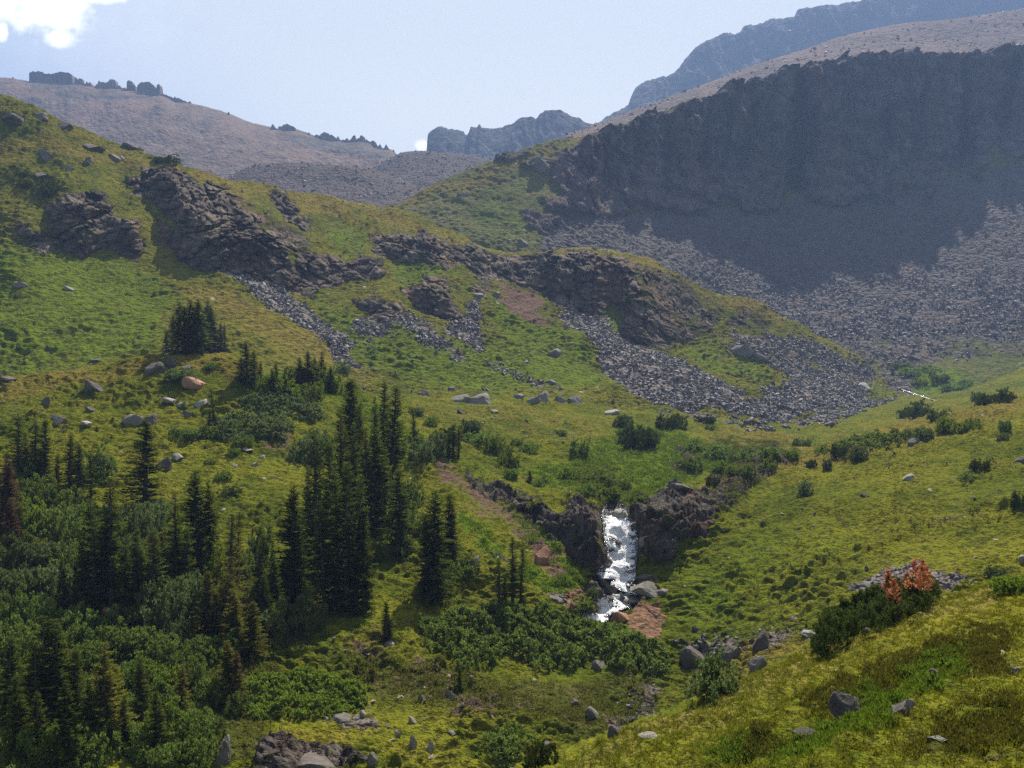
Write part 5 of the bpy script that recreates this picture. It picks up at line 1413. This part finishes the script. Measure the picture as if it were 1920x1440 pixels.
# ---------------------------------------------------------------- grass blades on the near slope, herbs on the banks
def blades(name, T, w, n, hgt, mat, label, seed, wd=0.012, clump=6, spread=0.06):
    r = np.random.RandomState(seed)
    ids = on_land(T, w, n // clump, r)
    C = np.repeat(T.V[ids], clump, 0) + r.normal(size=((n // clump) * clump, 3)) * spread * np.array([1, 1, 0.15])
    m = len(C); hh = hgt * r.uniform(0.4, 1.3, (m, 1)) * np.repeat(r.uniform(0.5, 1.3, (len(ids), 1)), clump, 0)
    a = r.uniform(0, 6.28, m); s = np.stack([np.cos(a), np.sin(a), a * 0], 1) * wd
    ln = r.normal(size=(m, 3)) * 0.35; ln[:, 2] = 0
    tip = C + (np.array([0, 0, 1.0]) + ln) * hh
    V = np.stack([C - s, C + s, tip + s * 0.2, tip - s * 0.2], 1).reshape(-1, 3)
    V[:, 2] -= 0.01
    F = np.arange(len(V)).reshape(-1, 4)
    t = np.repeat(np.clip(r.uniform(0, 1, len(ids)).repeat(clump) * 0.8 + r.uniform(0, .3, m), 0, 1), 4)
    o = link(name, np_mesh(name, V, F, mat, False, {'tint': ('POINT', t)}))
    props(o, label, 'grass', kind='stuff')
    return o
M_BLADE = foliage_mat('grass_blades', (0.082, 0.108, 0.006), (0.222, 0.208, 0.015), 0.5)
M_HERB = foliage_mat('lush_herbs', (0.065, 0.11, 0.008), (0.15, 0.20, 0.018), 0.45)
M_HEATH = foliage_mat('heath_sprigs', (0.050, 0.062, 0.008), (0.16, 0.15, 0.02), 0.45)
T = TERR['near_slope']; aw = area_w(T); vis = (T.py < 1500) & (T.px < 2000)
cl_n = np.clip(0.5 + 1.2 * fbm(T.P0 / 0.6, 3), 0.03, 2)
blades('turf_grass', T, aw * vis * cl_n * (1 - 0.7 * T.M[:, CH['heath']]), 150000, 0.075, M_BLADE, 'short yellowish grass growing on the near slope', 21)
blades('lush_grass', T, aw * vis * sstep(T.M[:, CH['lush']], 0.3, 0.8), 40000, 0.09, M_HERB, 'bright green lush herbs in the hollow of the near slope', 22, 0.028)
blades('heath', T, aw * vis * sstep(T.M[:, CH['heath']], 0.2, 0.7) * cl_n, 100000, 0.07, M_HEATH, 'dark low heath covering patches of the near slope', 23, 0.022, 18, 0.09)
T = TERR['valley_ground']; aw = area_w(T) * (T.py > 690)
cl_n = np.clip(0.35 + 1.2 * fbm(T.P0 / 1.6, 3), 0.02, 2)
nr_ = (1 - np.clip(T.M[:, CH['rock']] + T.M[:, CH['scree']] + T.M[:, CH['orange']], 0, 1))
blades('turf_grass', T, aw * cl_n * nr_ * (T.P0[:, 1] < 150), 170000, 0.15, M_BLADE, 'tussock grass growing over the valley slopes', 24, 0.035, 8, 0.16)
blades('lush_herbs', T, aw * cl_n * nr_ * sstep(T.M[:, CH['lush']], 0.3, 0.8), 90000, 0.28, M_HERB, 'bright green herbs growing on the banks above the fall', 25, 0.06, 10, 0.25)
blades('heath', T, aw * cl_n * nr_ * sstep(T.M[:, CH['heath']], 0.3, 0.8), 110000, 0.20, M_HEATH, 'dark low heath under the willows, also standing in for shade on the lower slope', 26, 0.06, 12, 0.28)

# ---------------------------------------------------------------- water
def water_mat():
    m, h, out = new_mat('white_water')
    g = h.new('ShaderNodeNewGeometry'); P = g.outputs['Position']
    at = h.new('ShaderNodeAttribute', attribute_name='foam')
    n1 = h.noise(h.map(P, (0.7, 0.7, 1.6)), 1.5, 5, 0.72); n2 = h.noise(P, 6.0, 4, 0.7)
    f = h.step(h.math('ADD', at.outputs['Fac'], h.math('ADD', h.math('MULTIPLY', h.math('SUBTRACT', n1, 0.5), 4.2), h.math('MULTIPLY', h.math('SUBTRACT', n2, 0.5), 1.5))), 0.30, 0.62)
    b = h.new('ShaderNodeBsdfPrincipled')
    h.put(b.inputs['Base Color'], h.mix(f, (0.04, 0.042, 0.04), (0.95, 0.95, 0.96)))
    h.put(b.inputs['Roughness'], h.mixf(f, 0.12, 0.45)); b.inputs['Specular IOR Level'].default_value = 0.6
    h.put(b.inputs['Normal'], h.bump(h.math('ADD', n1, h.math('MULTIPLY', n2, 0.6)), 0.5))
    h.put(out.inputs[0], b.outputs[0]); return m
M_WATER = water_mat()
def stream(name, path, label, lift, foam, nu=22, only=('valley_ground', 'rocky_hillside')):
    pts = np.array(path, float); seg = np.concatenate([[0], np.cumsum(np.hypot(*np.diff(pts[:, :2], axis=0).T))])
    nt = max(8, int(seg[-1] / 2.2)); ss = np.linspace(0, seg[-1], nt)
    Q = pchip(seg, pts, ss)
    tg = np.gradient(Q[:, :2], axis=0); tg /= np.linalg.norm(tg, axis=1, keepdims=True)
    V = []; FO = []
    for (x, y, w), (tx, ty) in zip(Q, tg):
        sx = 1.0 if abs(tx) < 0.75 else abs(ty); 
        for u in np.linspace(-1, 1, nu):
            if abs(tx) < 0.75: qx, qy = x + u * w, y
            else: qx, qy = x - ty * u * w, y + tx * u * w
            p = hit(qx, qy, list(only))[0]
            V.append((p.x, p.y, p.z)); FO.append(foam - 0.9 * abs(u) ** 3)
    V = np.array(V); V = V.reshape(nt, nu, 3)
    # flatten the ground's roughness out of the water surface
    for _ in range(3):
        V[1:-1] = 0.5 * V[1:-1] + 0.25 * (V[2:] + V[:-2]); V[:, 1:-1] = 0.5 * V[:, 1:-1] + 0.25 * (V[:, 2:] + V[:, :-2])
    V = V.reshape(-1, 3)
    V[:, 2] += 0.15 * np.sin(V[:, 2] * 4.1 + 3.5 * fbm(V / 1.6, 3)) * (name == 'waterfall')
    V[:, 2] += lift + 0.16 * fbm(V / 1.1, 4, 0.65); V[:, 1] -= lift
    idx = np.arange(nt * nu).reshape(nt, nu)
    F = np.stack([idx[:-1, :-1], idx[1:, :-1], idx[1:, 1:], idx[:-1, 1:]], -1).reshape(-1, 4)
    o = link(name, np_mesh(name, V, F, M_WATER, True, {'foam': ('POINT', np.array(FO))}))
    props(o, kind='structure'); return o
fp = [(x, y, w * 1.0) for x, y, w in FALL]
stream('waterfall', fp, '', 0.25, 0.92)
stream('upper_stream', STREAM_UP, '', 0.10, 0.50, 8, ('valley_ground', 'rocky_hillside', 'scree_bowl'))
# wet rocks standing in the fall
for px, yc, w, h_, lab in [(1148,1014,30,22,'black wet rock splitting the upper waterfall'),(1133,1035,18,26,'black wet rock on the left edge of the waterfall'),(1140,1052,16,12,'small wet rock low on the left of the waterfall'),(1185,1010,12,10,'small wet rock on the right of the waterfall'),
                           (1130,1095,24,14,'dark wet rock below the fall, left of its foot'),(1148,1108,24,14,'dark wet rock in the pool under the fall'),(1162,1118,16,12,'small dark rock where the stream narrows'),(1140,1120,18,12,'dark rock beside the narrow stream'),(1192,985,16,12,'wet block at the right lip of the fall'),(1118,1050,16,16,'dark block where the left wall meets the fall')]:
    boulder(px, yc, w, h_, lab, 'dark', 'wet rocks in the fall')

# ---------------------------------------------------------------- rock towers on the far skyline
def tower(pts, dist, label, thick, ybot, px_ref=None):
    """pts: skyline of the tower group; built as a rough block of real thickness"""
    r = np.random.RandomState(int(pts[0][0]))
    xs = np.arange(pts[0][0], pts[-1][0] + 0.1, 0.8)
    P = np.array(pts, float); yt = np.interp(xs, P[:, 0], P[:, 1])
    nz, nd = 16, 8
    V = []
    n = len(xs)
    ring = []
    # front, top and back as one closed strip around each column
    par = [(t, -1.0) for t in np.linspace(0, 1, nz)] + [(1.0, s) for s in np.linspace(-0.7, 0.7, nd)] + [(t, 1.0) for t in np.linspace(1, 0, nz)]
    for x, y in zip(xs, yt):
        for t, s in par:
            yy = ybot + (y - ybot) * t
            X = (x - 960) / FPX * dist; Z = (720 - yy) / FPX * dist
            V.append((X, dist + s * thick * (1 - 0.35 * t), Z))
    V = np.array(V, float)
    k = len(par)
    V[:, 1] += 2.6 * fbm(V * np.array([1, 1, 0.35]) / 7.0, 4, 0.6)
    V[:, 2] += 0.5 * fbm(V / 4.0, 2)
    base = V.mean(0); base[2] = V[:, 2].min(); V -= base
    idx = np.arange(n * k).reshape(n, k)
    F = np.stack([idx[:-1, :-1], idx[1:, :-1], idx[1:, 1:], idx[:-1, 1:]], -1).reshape(-1, 4)
    F = np.concatenate([F, np.array([(idx[0, j], idx[0, j + 1], idx[0, k - 2 - j], idx[0, k - 1 - j]) for j in range(k // 2 - 1)]),
                        np.array([(idx[-1, j + 1], idx[-1, j], idx[-1, k - 1 - j], idx[-1, k - 2 - j]) for j in range(k // 2 - 1)])])
    o = link('rock_tower', np_mesh('rock_tower', V, F, M_TOWER, False))
    o.location = base
    props(o, label, 'rock tower', 'rock towers on the skyline'); return o
tower([(60,152),(60.8,140),(66,137),(72,139),(76,136),(84,138),(88,141),(96,140),(100,143),(106,141),(112,139),(122,138),(132,139),(139,143),(140.5,152),(142,158)],1128,'broad castle-like rock tower at the left end of the skyline',9,175)
tower([(142.5,160),(143,149),(146,147),(148,152),(151,148),(156,149),(157.5,160),(158,164)],1126,'small twin rock tower beside the broad one on the left skyline',5,178)
tower([(185,168),(186,157),(189,153),(192,157),(200,157),(206,155),(210,152),(214,150),(218,152),(219.5,160),(220,168)],1124,'saddle-shaped rock tower in the middle of the left skyline',7,182)
tower([(240,172),(241,156),(244,153),(249,154),(252,160),(256,163),(257,174)],1122,'narrow rock tower left of the last castle on the left skyline',6,184)
tower([(261,174),(262,162),(266,160),(268,157),(276,156),(284,157),(288,160),(293,164),(295,169),(296.5,167),(297,161),(301,160),(302.5,162),(303.2,180)],1120,'flat-topped rock tower with a thin pillar at its right end',8,188)
tower([(354,196),(355,192),(358,191),(359,197)],1118,'tiny lone pinnacle right of the castle towers',3,202)
tower([(23,149),(24,146),(26,145),(27,150)],1128,'tiny pinnacle at the far left of the skyline',3,158)
tower([(522,245),(523,238),(530,239),(533,235),(540,234),(546,237),(550,238),(556,242),(558,250)],1100,'blocky rock tower at the middle of the descending ridge',6,262)
tower([(612,264),(618,258),(622,253),(628,258),(636,264),(640,268)],1100,'pyramid-shaped pinnacle on the descending ridge',6,280)
tower([(655,270),(659,262),(663,255),(666,254),(668,263),(672,261),(676,260),(683,262),(690,264),(692,272)],1100,'pair of jagged pinnacles near the low end of the ridge',6,284)
def crag(x0, x1, y0, y1, amp, dist, label, seed, ybot=26, thick=7):
    r = np.random.RandomState(seed); xs_ = np.cumsum(r.uniform(1.5, 5.5, 60)) + x0; xs_ = np.concatenate([[x0], xs_[xs_ < x1], [x1]])
    pts_ = [(x, y0 + (y1 - y0) * (x - x0) / (x1 - x0) - (amp * r.uniform(0, 1) ** 1.6 if 0 < i < len(xs_) - 1 else -3)) for i, x in enumerate(xs_)]
    tower([(x + (1e-3 * k), y) for k, (x, y) in enumerate(pts_)], dist, label, thick, max(y0, y1) + ybot)
crag(142, 188, 160, 166, 9, 1127, 'low broken crag joining the left and middle towers', 1)
crag(219, 243, 166, 170, 8, 1124, 'low broken crag left of the narrow tower', 2)
crag(300, 360, 177, 196, 4, 1120, 'low rough crag falling away right of the castle towers', 3, 14)
crag(508, 612, 242, 262, 10, 1098, 'broken grey crag below the blocky tower on the ridge', 4, 22)
crag(600, 660, 257, 268, 10, 1098, 'broken grey crag around the pyramid pinnacle', 5, 24)
crag(672, 742, 263, 288, 11, 1098, 'jagged grey crag at the low end of the ridge', 6, 26)
tower([(428,213),(430,211),(432,214)],1110,'tiny pinnacle on the long scree ridge',3,222)
tower([(1359,72),(1360,64),(1362,62),(1364,65),(1368,62),(1369.5,62),(1370,75)],1812,'small twin pinnacle on the shaded right ridge',6,92)
print('done')
